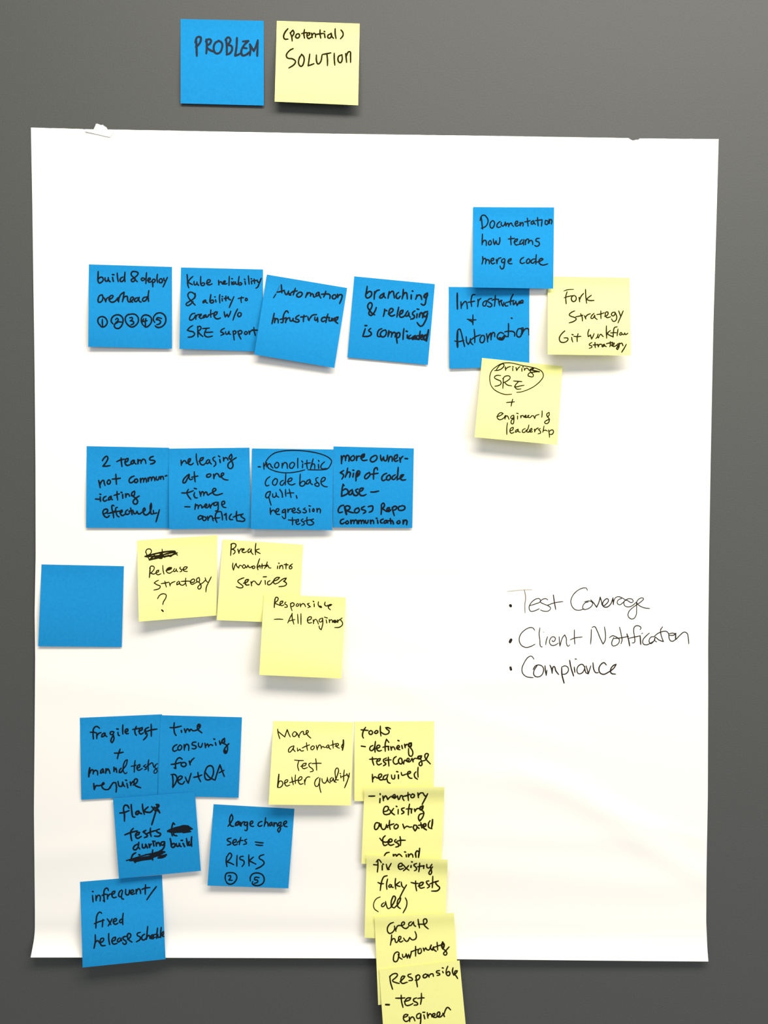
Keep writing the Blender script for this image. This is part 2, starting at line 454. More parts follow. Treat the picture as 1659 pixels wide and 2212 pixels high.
sticky_note('blue', [(391, 577.6), (568.3, 582), (567.6, 759.6), (387.6, 753.6)], 0.3, 5.0,
 'blue sticky note reading ability to create w/o SRE support, under the tilted note', (370, 560, K), 3.6, [
 ('Kube', '258,248 265,350 270,420 285,465;350,280 300,330 262,390;275,375 320,400 345,415;372,360 372,405 390,420 415,395 420,370;418,395 445,425;480,280 478,350 482,410 500,430 535,420 540,390 510,385 482,405;570,395 630,365 635,340 600,335 580,370 590,410 630,415 665,400'),
 ('reliability', '770,345 775,415;778,390 800,365 815,370 840,405 870,380 880,355 860,355 850,385 870,405 910,395;945,280 942,350 940,425;985,370 988,410;985,315 995,318;1020,365 1000,390 1010,410 1035,390 1045,370 1050,400 1075,410;1105,280 1095,350 1095,410 1120,420 1150,400 1130,380 1100,395;1200,360 1208,408;1192,325 1200,330;1255,270 1262,340 1268,405;1305,355 1310,400;1300,318 1308,320;1350,320 1355,370 1358,395;1325,350 1380,345;1400,340 1410,370 1435,375;1465,310 1430,400 1405,455 1380,470'),
 ('(aampersand sign', '390,748 335,690 285,630 270,580 300,538 350,545 388,590 365,640 290,690 240,735 260,755 310,735 355,685;388,555 394,600 375,640'),
 ('ability', '545,665 515,690 520,710 550,690 560,665 565,700 590,715;645,575 635,640 630,690 650,712 685,700 685,670 660,665 635,690;722,660 728,695;708,612 715,615;790,575 785,640 792,710;828,640 832,680;830,605 835,608;890,600 885,640 890,675;862,640 915,632;925,610 940,650 965,660;1020,610 985,690 945,785'),
 ('to', '1145,610 1135,660 1142,705;1090,640 1130,630 1180,625;1215,635 1205,665 1225,675 1240,650 1220,632'),
 ('create', '385,880 340,890 300,950 300,985 330,990 370,960 395,910;395,910 400,975;400,945 425,905 450,900;450,940 480,920 490,895 465,900 460,940 480,965 510,955;550,905 520,930 525,955 555,930 565,905;565,905 570,945 600,930 610,900;645,825 640,880 645,945;600,915 660,890 695,880;690,925 740,890 750,860 715,860 695,900 710,950 750,972 800,955'),
 ('w/o', '862,855 870,910 880,940 910,895 920,920 930,940 955,890 970,845;1080,810 1040,890 1005,990;1100,870 1080,905 1100,935 1135,915 1135,875 1105,868'),
 ('SRE', '350,1080 300,1110 262,1155 300,1170 360,1185 380,1220 340,1260 275,1270;430,1095 432,1180 435,1265;425,1110 460,1090 485,1110 470,1150 440,1170 470,1220 515,1258;510,1130 570,1125 620,1120;575,1130 545,1190 600,1190 675,1185;545,1190 545,1240 580,1265 625,1262 670,1250'),
 ('support', '865,1125 820,1150 805,1180 840,1195 860,1215 810,1240;885,1180 890,1215 915,1220 935,1185 940,1175 945,1215 965,1222;1005,1170 1015,1240 1025,1315;1005,1185 1030,1165 1055,1185 1040,1215 1015,1220;1085,1170 1100,1230 1135,1300;1085,1185 1120,1160 1150,1175 1140,1210 1105,1220;1205,1180 1190,1205 1210,1225 1240,1205 1230,1180 1205,1178;1265,1170 1275,1220;1275,1195 1300,1165 1325,1150;1345,1110 1350,1170 1370,1240;1300,1160 1350,1155 1405,1155'),
 ], bend=.72, skew=-.8)
sticky_note('blue', [(576.5, 593), (750, 622), (722.3, 794.8), (549.3, 765.7)], 1.4, 6.2,
 'clockwise tilted blue sticky note reading Automation Infrustructure', (540, 580, K), 4.0, [
 ('Automation', 'h w2.6 478,285 445,370 415,430;w3 420,420 385,475;510,265 515,330 520,395;440,385 500,375 560,355;560,365 575,410 595,425 620,390 630,365;625,390 645,430 665,430;740,320 720,380 705,430;655,410 700,375 770,365;790,395 760,440 790,465 840,440 850,400 810,385 790,400;935,390 920,430 905,470;920,440 960,395 985,400 985,450;985,440 1010,410 1030,425 1040,465 1060,460;1110,385 1075,420 1080,450 1115,430 1125,390 1130,440 1155,480;1235,370 1220,420 1200,465;1165,420 1220,415 1290,420 1305,440 1300,490;1370,425 1340,455 1350,490 1385,490 1405,455 1385,425;1425,420 1430,470;1430,460 1465,425 1500,435 1495,480 1460,570'),
 ('Infrustructure', '395,730 380,800 358,900;405,810 400,880;405,860 430,815 455,830 460,885;625,720 600,690 560,730 540,800 530,880 505,880;490,830 550,815 590,800;590,820 580,880;585,860 610,815 645,800;650,810 655,850 680,855 705,810;700,830 715,860 740,860;800,760 755,790 745,815 790,835 800,860 745,875;880,760 872,820 870,865;825,790 880,785 925,775;945,790 955,840 965,845;960,840 985,800 1020,760 1085,750;1060,790 1055,830 1075,845 1100,800 1105,870;1215,790 1175,810 1165,850 1190,865 1220,850;1270,740 1250,810 1235,880;1215,800 1260,795 1300,800;1290,810 1290,850 1320,850 1335,810 1340,850 1365,815 1385,805;1370,850 1420,830 1435,790 1400,800 1385,850 1430,895'),
 ], bend=.70, skew=-.3)
sticky_note('blue', [(765.2, 596.8), (939.6, 613.6), (924.3, 788), (750.6, 772)], 0.3, 2.6,
 'blue sticky note reading branching & releasing is complicated', (740, 580, K), 4.1, [
 ('branching', '402,290 390,370 380,460 400,480 450,460 475,420 465,380 430,375 395,410;522,375 518,440 515,500;520,420 560,360 600,350;665,405 620,440 605,475 635,480 665,440 675,400 675,450 700,480;760,375 748,440 740,485;750,430 790,380 820,370 835,420 845,480;915,390 885,410 875,470 900,490 940,450;990,340 985,420 970,495;975,470 1010,400 1040,395 1050,440 1055,495;1120,430 1118,495;1135,365 1145,370;1210,430 1200,480 1190,500;1200,470 1240,430 1270,440 1290,505;w5 1380,400 1340,430 1330,465 1360,470 1385,430;1385,400 1360,500 1335,590 1310,595 1280,575'),
 ('(aampersand sign', '525,755 480,730 440,680 410,630 420,580 455,555 480,580 470,640 440,690 430,740 460,765 500,735 530,690 550,635'),
 ('releasing', '685,660 680,720 665,780;675,730 700,680 725,690;745,740 800,710 825,670 790,650 760,690 760,750 800,775 850,755;915,630 900,700 885,790;920,755 975,720 985,680 950,690 930,740 940,790 980,790 1020,760;1065,690 1035,730 1030,775 1060,770 1080,720 1085,770 1105,795;1180,690 1150,710 1140,745 1170,770 1160,810 1110,825;1215,740 1208,800;1215,660 1240,665;1255,740 1250,790;w5 1252,780 1280,720 1305,740 1305,800;w5 1385,700 1330,720 1320,770 1360,780 1385,730;1380,740 1370,800 1340,870 1300,930 1270,940 1240,915 1215,880'),
 ('is', '370,980 350,1040 330,1105;365,930 395,930;460,975 425,1010 460,1040 470,1070 430,1100 340,1108'),
 ('complicated', '640,980 595,1000 568,1060 575,1105 610,1110;700,1000 645,1020 615,1080 650,1115 690,1100 715,1040 700,1000;755,1010 745,1070 740,1110;745,1090 780,1030 800,1050 795,1115;800,1090 830,1040 860,1050 855,1115;885,1050 880,1130 890,1215;885,1070 915,1040 935,1070 915,1120 880,1130;1000,980 990,1060 985,1155;1055,1085 1055,1130;1035,1020 1055,1025;1055,1130 1070,1140 1085,1100 1110,1085;1085,1145 1130,1130;w5 1170,1100 1140,1125 1140,1150 1170,1140 1185,1095 1190,1150;1265,1020 1255,1090 1245,1160;1215,1095 1300,1095;w4.6 1200,1110 1215,1150 1235,1150;1265,1130 1310,1105 1300,1080 1275,1100 1275,1150 1310,1155;w5.5 1370,1080 1330,1100 1325,1150 1350,1160 1375,1110;w5 1400,1000 1385,1080 1365,1180'),
 ], bend=.80)
sticky_note('blue', [(969.2, 619.6), (1143.6, 622), (1143.5, 792), (970.6, 796)], 0.3, 2.6,
 'blue sticky note reading Infrastructure + Automation, tucked between the Documentation and Driving notes', (950, 600, K), 3.5, [
 ('Infrastructure', 'w4.2 285,250 285,380 288,510;345,390 350,500;350,470 385,410 420,385 440,420 450,505;575,275 540,275 515,330 510,400 520,465;460,400 520,390 570,380;620,350 625,410 618,470;622,420 640,360 670,335;745,375 710,400 705,450 735,460 760,410 760,370;850,335 800,350 780,380 820,410 850,440 820,475 775,460;905,290 900,380 890,465;850,365 900,350 960,350;955,360 965,410 975,450;w4.4 965,400 990,375 1010,370;1000,390 1020,450 1030,460 1045,400;1085,400 1060,430 1075,460 1110,455;1195,270 1160,340 1150,410 1155,440;1100,400 1160,380 1210,370;1195,390 1200,440 1235,400 1240,380;1240,390 1260,450 1290,400 1300,380;1300,420 1350,400 1355,370 1330,370 1310,400 1355,410'),
 ('(pplus sign', '540,605 540,690 540,765;450,675 500,685 590,685;480,690 520,715 540,735'),
 ('Automation', 'w5 290,870 285,1000 290,1130;285,870 320,835 345,880 370,980 405,1120;245,1030 300,1040 390,1020;430,960 440,1050 465,1085 495,1030 500,990;495,1010 510,1060 540,1090;560,840 570,940 570,1055;510,1010 580,960 660,930;690,940 660,980 665,1050 700,1055 730,1000 715,940 680,940;760,910 775,980 780,1045;780,1000 810,920 830,900 835,960 835,1010;835,980 870,890 890,900 895,960;1040,910 990,890 945,930 940,980 990,1010 1040,990 1050,930;w8 980,985 1010,1000 1045,965;1120,745 1120,850 1115,960;1050,930 1090,960 1115,950;1060,880 1120,870 1215,890 1220,950;1280,830 1255,880 1260,950 1300,965 1335,900 1325,830 1290,830;1330,820 1355,815 1350,870 1345,915;1350,890 1400,830 1440,830 1453,880 1453,930;1165,655 1178,660'),
 ], bend=.70, skew=-.4)
sticky_note('yellow', [(1183.5, 597), (1360, 600), (1363, 768), (1183.2, 765.7)], 0.3, 15.0,
 'yellow sticky note reading Fork strategy, beside the two stacked blue notes', (1160, 580, K), 3.3, [
 ('Fork', 'w2.6 440,365 500,345 595,340;490,380 470,450 475,575;445,475 510,455 590,440;590,440 560,480 580,535 620,530 640,480 610,440 575,455;685,470 695,540;695,510 720,450 760,405;790,340 795,450 808,565;885,435 840,470 805,500 850,520 930,520'),
 ('Strategy', '615,690 560,715 525,755 560,780 620,800 640,820 600,860 525,885;710,735 735,790 740,855;635,785 690,775 750,760;775,770 795,820;790,800 815,760 870,735;930,730 890,770 880,810 910,810 940,760 945,800 980,830;1040,690 1040,750 1043,815;975,750 1040,740 1095,720;1100,780 1150,755 1155,710 1125,710 1115,770 1140,800 1200,785;1270,710 1225,720 1215,760 1250,770 1275,720 1300,790 1280,850 1240,860 1215,820;1330,690 1350,740 1360,770;1405,690 1370,770 1320,885'),
 ('Git', '455,1015 405,1060 365,1130 380,1190 430,1205 490,1180 505,1140 440,1130;565,1120 570,1160 583,1195;570,1075 590,1080;670,1060 655,1120 655,1190;600,1105 650,1110 715,1105'),
 ('Workflow', '850,990 830,1050 835,1110;840,1110 870,1080 890,1150;890,1150 915,1100 930,1060;960,1140 985,1110 995,1070 990,1120 1005,1130;1005,1120 1040,1070 1060,1090 1080,1110;1130,935 1130,1030 1135,1135;1195,1010 1150,1060 1190,1090 1235,1110;1305,950 1265,960 1245,1040 1240,1120;1200,1050 1245,1045 1290,1045;1320,985 1310,1050 1305,1095;1370,1040 1345,1070 1360,1085 1385,1060 1370,1040;1385,1060 1410,1080 1430,1050 1440,1075 1480,1055'),
 ('strategy', 'w3 895,1205 860,1225 850,1245 890,1260 895,1280 850,1300;945,1205 945,1250 950,1285;915,1245 980,1240;990,1235 1000,1275;1000,1265 1020,1235 1050,1235;1090,1235 1060,1255 1065,1275 1090,1260 1100,1235 1105,1260 1130,1272;1195,1190 1195,1240 1185,1275;1130,1225 1190,1210 1230,1200;1210,1255 1250,1240 1260,1215 1230,1220 1225,1255 1260,1270 1300,1245;1320,1225 1300,1250 1320,1260 1340,1215 1335,1280 1310,1320 1295,1300 1330,1265;1355,1225 1380,1215 1400,1255;1455,1235 1420,1300 1380,1362'),
 ], bend=.58, skew=-.2)
sticky_note('blue', [(1021.9, 447.2), (1197, 448), (1195, 623.6), (1021.2, 621)], 0.8, 6.5,
 'blue sticky note reading Documentation how teams merge code, highest note on the sheet', (1000, 430, K), 3.4, [
 ('Documentation', '300,290 310,390 320,490;280,350 300,280 340,260 390,300 410,350 390,420 355,455 300,475;480,350 445,390 445,450 470,475 505,440 515,380 490,350;605,365 565,400 555,450 580,462 615,450;625,380 625,420 650,440 680,410 690,375;690,375 700,430;700,440 720,400 735,395 745,450;745,440 770,395 790,390 800,420 825,445;850,410 890,390 890,360 865,365 850,410 870,440 915,420;930,380 935,435;938,420 965,380 980,395 978,440;1050,310 1055,370 1060,440;1005,370 1050,365 1095,350;1150,350 1115,375 1115,405 1140,405 1155,365 1165,395 1180,410;1215,300 1220,370 1225,435;1180,350 1220,345 1290,335;1290,340 1285,390 1280,440;1345,345 1345,410 1375,410 1390,370 1370,350 1340,355;1405,330 1410,395;1410,370 1430,330 1448,345 1442,405'),
 ('how', '318,570 315,650 312,745;315,720 350,670 375,680 380,755;440,675 420,700 420,740 445,745 465,710 450,675;495,650 500,700 515,740 540,680 550,720 575,740 600,690 600,625'),
 ('teams', '780,605 780,670 785,745;740,650 790,645 840,640;830,700 880,680 890,650 860,655 840,700 860,745 910,740;965,660 935,690 925,735 955,730 985,690 990,660;985,690 990,745;1015,670 1020,740;1020,700 1050,650 1070,660 1065,720;1070,710 1110,670 1130,690 1138,740;1245,640 1200,645 1190,680 1235,700 1245,740 1200,770 1170,755'),
 ('merge', '320,935 325,1000 310,1060;322,1010 350,965 370,975 368,1055;370,1030 400,985 425,1000 430,1055;460,1010 500,990 500,965 470,970 455,1015 480,1055 520,1040;545,985 555,1050;555,1030 580,970 620,955;670,970 640,985 630,1020 660,1035 685,990 675,970;685,985 675,1060 650,1135 620,1130 605,1090;730,1015 780,1000 785,970 750,985 735,1020 755,1050 800,1052'),
 ('code', '990,950 945,980 935,1030 960,1050 1005,1035;1060,975 1035,1010 1045,1045 1080,1035 1090,990 1065,970;1180,975 1130,985 1110,1030 1135,1045 1180,1010;1195,905 1190,980 1188,1060;1195,1030 1270,1005 1305,980 1280,965 1240,1000 1250,1050 1300,1075 1380,1055'),
 ], bend=.66, skew=-.35)
sticky_note('yellow', [(1041.2, 773.3), (1214.9, 791.2), (1203.6, 961), (1025.3, 944.3)], 3.3, 10.5,
 'tilted yellow sticky note reading Driving SRE + engineering leadership', (1010, 760, K), 2.9, [
 ('(ohand-drawn oval around Driving SRE', 'w2.5 800,660 860,655 960,625 1080,565 1190,470 1235,390 1210,320 1130,275 990,240 860,215 760,190 660,178 560,190 470,240 400,300 368,370 362,450 380,540 430,610 520,665 620,695 720,690'),
 ('Driving', '520,225 490,260 465,300;440,305 500,300 560,270 595,220 580,195 520,220;615,245 620,300;622,285 650,255 700,240;735,265 738,305;735,240 745,245;790,255 800,305;800,305 830,260 855,240;885,270 885,315;895,245 910,245;925,270 930,300;930,290 960,265 985,275 1000,300;1075,265 1030,280 1010,300 1050,295 1080,265;1010,300 1040,340 1070,370 1065,405 1030,405 985,385 1000,350 1080,330 1170,322;w4 1060,300 1130,318 1170,325'),
 ('SRE', '540,385 470,385 437,415 480,450 540,480 545,520 500,550 445,560;585,430 580,510 575,595;570,440 620,395 680,395 695,420 650,470 590,500;600,495 650,540 720,555;750,475 820,480 885,485;830,485 780,540 765,570 800,570 860,555 920,545;770,575 800,605 870,605'),
 ('(pplus sign', '735,770 722,820 710,885;635,825 700,820 765,815'),
 ('engineering', '475,1055 530,1040 580,1005 545,990 500,1020 485,1075 520,1105 580,1085 620,1035;610,1040 610,1095;612,1080 640,1040 660,1060 675,1100;750,1030 710,1050 705,1080 740,1080 755,1040 755,1110 735,1175 710,1160 720,1110 750,1090;815,1045 815,1095;800,1000 825,1005;865,1040 870,1075;870,1065 890,1035 915,1050 920,1065 955,1045 950,1030 935,1045 945,1070 980,1060 1000,1035 985,1035 985,1065 1020,1070 1050,1040 1070,1040;1075,1040 1095,1085 1110,1040 1165,1020;1215,960 1215,1010 1210,1065;1330,985 1290,1015 1300,1060 1330,1030 1330,990;1300,1055 1330,1095 1320,1150 1280,1170 1255,1150 1290,1115 1340,1100'),
 ('leadership', '650,1155 640,1240 640,1345;690,1290 740,1265 745,1230 710,1240 690,1290 710,1325 760,1310;815,1260 780,1290 785,1310 815,1290 825,1260 830,1300 860,1310;940,1250 900,1270 895,1310 930,1310 960,1270;1000,1190 985,1250 965,1300 1000,1310;1000,1295 1050,1270 1045,1245 1015,1270 1020,1305 1060,1300;1090,1260 1095,1305;1095,1290 1120,1255 1150,1240;1185,1250 1155,1265 1185,1295 1190,1320 1150,1335;1245,1210 1235,1270 1225,1310;1230,1290 1265,1275 1300,1290;1320,1270 1330,1330 1335,1390;1325,1300 1380,1270 1400,1290 1380,1340 1335,1345'),
 ], bend=.58)
sticky_note('blue', [(187.2, 963.7), (365.4, 967.2), (365.4, 1141), (186, 1140)], 0.3, 2.6,
 'blue sticky note reading 2 teams not communicating effectively', (170, 950, K), 4.0, [
 ('2', '385,340 420,290 455,268 475,290 450,360 395,430 450,430 510,420'),
 ('teams', '690,295 695,360 705,435;620,355 690,325 745,315;750,370 800,340 805,305 775,310 755,370 780,415 840,405;890,330 855,360 850,395 885,385 905,335 910,375 935,395;965,320 965,390;968,370 990,330 1010,335 1015,385;1015,370 1050,315 1080,330 1095,385;1215,270 1165,290 1155,320 1215,335 1245,350 1220,380 1170,395'),
 ('not', '325,660 340,720 350,780;345,740 370,680 405,660 415,700 430,745;490,650 465,685 475,720 505,715 515,670 490,650;605,560 610,640 615,725;545,640 620,635 680,625'),
 ('commun- with hyphen', '905,590 855,610 820,665 840,700 890,680 920,640;935,640 910,665 920,695 955,685 960,650 940,635;1005,630 1010,695;1010,670 1035,630 1055,635 1055,690;1058,670 1085,625 1100,640 1105,690;1130,620 1135,675;1138,655 1160,610 1180,620 1185,665;1188,650 1210,605 1230,615 1240,665;1265,600 1265,645 1290,655 1310,600;1330,600 1335,640;1335,625 1355,595 1375,605 1382,645;1410,590 1435,582'),
 ('-icating with hyphen', '275,965 330,968;350,930 355,1000;345,885 360,890;445,920 410,940 400,985 425,1000 460,980;520,920 490,945 485,980 515,970 530,920 530,960 550,975;625,840 625,910 635,980;575,905 625,890 665,880;715,890 718,950;690,855 705,860;765,880 768,935;770,915 795,880 815,890 830,920;910,835 870,860 860,910 900,905 915,850;870,910 930,955 960,1000 940,1045 900,1040 885,1010 920,960 985,915'),
 ('effectively', '400,1210 460,1180 470,1140 430,1130 395,1170 410,1230 460,1265 500,1235;575,1075 550,1065 540,1110 560,1190 570,1270;470,1200 540,1185 590,1160;630,1100 605,1110 610,1180 630,1240 660,1255;580,1180 640,1165 670,1160;670,1190 710,1170 705,1145 680,1160 680,1200 710,1235 750,1215;800,1140 770,1160 770,1210 800,1215 830,1190;845,1110 860,1170 870,1220;820,1165 880,1150;890,1160 900,1200 930,1200 950,1165 970,1205 1000,1205 1030,1180;1050,1170 1085,1140 1070,1110 1050,1135 1055,1190 1085,1225 1130,1210 1170,1150 1185,1080 1180,1035 1165,1080 1170,1160 1185,1210 1215,1205;1215,1150 1230,1200 1270,1190;1315,1140 1290,1230 1260,1335'),
 ], bend=.78, skew=-.3)
sticky_note('blue', [(364.3, 969), (539, 967), (541.6, 1140.6), (365.3, 1143.3)], 0.6, 5.5,
 'blue sticky note reading releasing at one time - merge conflicts', (350, 950, K), 3.7, [
 ('releasing', '310,330 312,370 315,415;315,400 360,340 385,350 395,380;395,385 450,355 465,310 440,310 425,350 435,395 480,405 510,380;558,230 560,310 585,410;600,350 660,325 675,290 640,295 615,340 630,395 670,410 710,380;755,320 725,350 725,385 760,375 775,330 780,370 805,395;860,280 830,300 835,330 870,360 875,400 845,435;940,320 950,370;920,262 940,275;1000,290 1005,345;1008,320 1035,290 1060,300 1075,330;1130,235 1105,260 1095,305 1125,310 1140,270 1130,235;1110,310 1150,380 1155,430 1120,470 1080,450 1075,400 1120,350 1210,290'),
 ('at', '440,560 390,600 345,660 345,700 370,700 410,640 445,570 440,620 460,650 500,635;525,520 530,600 540,685;480,610 530,600 585,590'),
 ('one', '770,555 735,570 725,600 750,610 790,590 795,560 765,555;840,560 845,630;848,605 885,550 915,560 935,600 950,610;950,600 1000,570 1005,545 975,545 965,590 990,630 1030,650 1075,655'),
 ('time', '430,805 405,860 430,920 470,970;320,865 400,865 510,830;530,860 520,900 545,945 575,945;525,790 560,800;610,840 625,890 630,920;630,900 655,845 670,850 680,910;682,890 715,850 730,860 745,900 780,880 850,840 880,810 850,790 825,820 840,880 880,900 985,875'),
 ('(ddash before merge', '370,1090 455,1092'),
 ('merge', '545,1045 540,1100 535,1135;538,1110 565,1060 585,1070 590,1120;592,1100 620,1060 640,1070 650,1110 690,1080;690,1080 730,1070 720,1045 700,1060 705,1100 740,1105 770,1060;770,1050 790,1110;790,1090 815,1050 840,1030;890,1015 850,1030 845,1065 885,1065 910,1020;915,1015 915,1080 905,1150 870,1160;970,1060 1020,1035 1010,1000 980,1010 975,1060 1000,1095 1040,1105'),
 ('conflicts', '625,1230 590,1260 595,1295 630,1290 655,1265;625,1235 665,1245;680,1250 660,1285 680,1315 715,1300 715,1265 690,1255;740,1250 750,1310;752,1290 790,1240 815,1250 825,1290 835,1320;950,1170 900,1175 870,1230 875,1300 895,1345;830,1280 880,1275 940,1270;965,1170 980,1240 985,1305;1045,1210 1045,1260 1050,1305;1015,1225 1045,1200;1130,1210 1100,1250 1105,1295 1150,1300;1215,1165 1210,1240 1220,1320;1160,1260 1220,1235 1290,1215;1320,1205 1285,1240 1310,1265 1350,1300 1330,1325 1270,1325 1220,1320'),
 ], bend=.72, skew=.2)
sticky_note('blue', [(544.3, 968.6), (720.2, 970.8), (717.6, 1145.2), (541.7, 1143)], 1.0, 6.5,
 'blue sticky note reading monolithic code base quilt, regression tests', (530, 950, K), 3.3, [
 ('(ddash before monolithic', '210,440 245,440'),
 ('(ohand-drawn oval around monolithic', 'w2.8 330,360 380,290 470,220 600,185 760,172 940,180 1120,205 1280,250 1370,300 1405,345 1390,400 1340,470 1260,488 1150,490 1020,488;w2.8 370,460 430,490 540,525 680,538 820,525 970,490'),
 ('monolithic', '300,375 300,430 305,480;305,440 340,370 350,380 345,430 355,440;350,440 390,390 410,400 420,430 450,460;330,360 350,420 380,460;510,370 480,400 485,450 520,455 545,415 530,370 505,370;600,380 600,460;603,430 640,370 670,380 685,465;755,370 725,400 725,450 755,465 790,430 800,385 770,365;855,300 852,380 855,460;935,395 930,455;920,345 935,365;1005,330 1000,400 1010,470;965,390 1020,380 1060,375;1105,310 1080,400 1060,480;1070,440 1105,390 1125,400 1130,470;1190,400 1195,465;1190,335 1200,350;1290,360 1245,400 1230,450 1260,475 1300,470 1340,470'),
 ('code', '400,600 350,640 325,710 345,750 385,740;490,635 455,660 445,720 480,740 515,700 515,640 480,630;620,660 580,680 570,730 600,740 640,690;660,550 655,640 650,735;680,680 740,670 760,630 730,625 695,665 710,720 760,735 810,715'),
 ('base', '895,560 890,650 895,745 930,755 970,720 965,680 930,675 890,720;1050,645 1005,670 990,720 1025,715 1060,660 1065,710 1095,730;1185,615 1150,630 1160,680 1200,720 1190,755 1150,750 1130,725 1180,700;1230,690 1290,660 1300,620 1265,615 1235,660 1240,720 1290,760 1335,765'),
 ('quilt and comma', '405,840 360,855 330,910 345,945 380,930 405,870 410,840;380,930 400,1000 420,1065;445,880 450,930 480,935 505,890;500,860 515,920 545,935;600,870 605,935;560,810 580,835 600,870;655,810 655,860 660,920;715,805 730,870 745,940;680,870 730,865 790,865;830,910 840,950'),
 ('regression', 'w3.6 405,1110 412,1215;412,1190 440,1150 470,1150 480,1175;485,1180 535,1160 545,1125 515,1125 495,1170 510,1210 560,1215;650,1130 610,1150 600,1185 635,1180 655,1140;655,1140 655,1210 640,1285 620,1275 600,1250;690,1130 695,1180;698,1165 720,1130 750,1125;755,1165 805,1145 805,1115 775,1120 765,1165 790,1190 830,1175;875,1110 850,1130 890,1160 900,1180 865,1192 840,1180;975,1110 945,1130 985,1150 995,1170 960,1190 935,1180;1045,1125 1050,1175;1035,1075 1060,1080;1105,1120 1095,1160 1115,1170 1120,1130 1105,1120;1165,1120 1170,1175;1172,1155 1195,1120 1220,1135 1220,1190'),
 ('tests', '765,1265 770,1320 768,1385;700,1305 770,1310 820,1305;820,1345 865,1325 865,1295 835,1305 825,1350 850,1380 890,1360;940,1290 910,1310 950,1345 960,1375 920,1392;1005,1260 1000,1320 1010,1375;960,1325 1060,1300;1110,1290 1065,1310 1095,1335 1115,1350 1080,1385 1025,1385'),
 ], bend=.66, skew=-.3)
sticky_note('blue', [(720.6, 964.2), (894, 968.6), (890.6, 1140.6), (718.8, 1139)], 0.6, 3.0,
 'blue sticky note reading more ownership of code base - CROSS Repo communication', (700, 950, K), 4.1, [
 ('more', '280,260 285,330 285,390;288,340 320,260 340,270 350,340;350,320 380,250 405,270 405,350;470,260 435,290 440,335 475,335 500,290 480,255;530,265 530,335;532,310 560,265 590,270;w5 600,300 650,270 655,235 620,250 605,300;600,300 630,335 700,330'),
 ('owner- with hyphen', '820,260 770,290 755,340 785,360 835,340 865,290 845,255 810,260;920,250 925,310 940,340 970,280 985,340 1010,340 1035,250;1060,280 1050,355;1055,330 1085,270 1105,280 1110,350;1135,320 1190,290 1195,245 1160,255 1140,310 1160,350 1205,335;1230,290 1245,365;1240,330 1265,285 1285,270;1320,305 1360,308'),
 ('ship', '320,500 265,535 300,555 320,575 290,640;385,460 370,540 345,610;355,580 400,525 425,535 415,610;480,545 470,605;470,495 485,498;525,540 520,600 520,670;525,550 555,505 580,515 570,570 525,610;w6 545,535 550,570'),
 ('of', '735,535 690,560 660,610 675,635 720,610 750,560 735,530;870,490 860,455 825,470 810,540 805,640;750,565 810,555 880,545'),
 ('code', '1020,545 970,570 940,620 955,665 1000,650;1065,570 1025,600 1020,645 1055,655 1085,610 1065,570;1160,570 1120,595 1110,640 1140,645 1180,600;1208,450 1200,560 1190,655;1200,645 1270,605 1295,570 1260,575 1240,620 1270,655 1330,650'),
 ('base', '310,725 295,800 285,920 340,900 385,870 390,830 350,800 300,830;310,725 325,745;460,810 420,840 405,890 440,890 465,830 475,880 500,900;555,800 515,820 530,850 555,880 520,910 480,900;570,850 625,820 640,790 600,790 575,840 590,900 640,910 685,890'),
 ('(ddash after base', '760,850 820,850 890,835'),
 ('CROSS', '320,1065 270,1080 230,1150 245,1185 300,1175;w5.5 335,1090 350,1150 365,1215;335,1095 380,1075 425,1100 400,1140 365,1150 420,1175 480,1190;555,1110 510,1130 500,1180 535,1190 575,1150 555,1105;660,1085 615,1110 610,1130 655,1145 680,1165 640,1200;720,1090 755,1080 790,1080 795,1120 780,1160 735,1180'),
 ('Repo', '935,1070 935,1140 930,1215;930,1070 965,1030 985,1060 960,1110 940,1120 980,1140 1020,1170;1020,1160 1060,1135 1065,1105 1035,1110 1025,1150 1050,1170 1090,1140;1110,1100 1125,1170 1145,1235;1110,1120 1140,1085 1185,1095 1170,1130 1130,1150;1260,1080 1220,1090 1215,1140 1260,1150 1310,1130 1315,1090 1270,1070'),
 ('communication', '320,1290 275,1310 268,1355 290,1370 330,1350;375,1320 350,1350 375,1370 400,1350 385,1320;435,1310 440,1365;442,1345 465,1310 485,1320 485,1365;488,1345 510,1305 535,1320 538,1365;560,1315 562,1365;565,1345 590,1310 605,1320 608,1365;610,1345 630,1310 648,1320 650,1362;675,1310 678,1350 700,1360 720,1310;755,1310 760,1365;762,1340 785,1310 805,1325 808,1365;870,1310 878,1360;852,1278 862,1280;965,1290 925,1310 925,1350 955,1355;1010,1310 980,1330 985,1360 1015,1345 1025,1315 1040,1355;1080,1285 1085,1330 1090,1365;1035,1320 1110,1315;1110,1320 1125,1340 1130,1370;1210,1320 1185,1345 1205,1365 1240,1345 1225,1315;1290,1310 1290,1370;1295,1350 1315,1310 1345,1315 1345,1385'),
 ], bend=.78, skew=-.3)
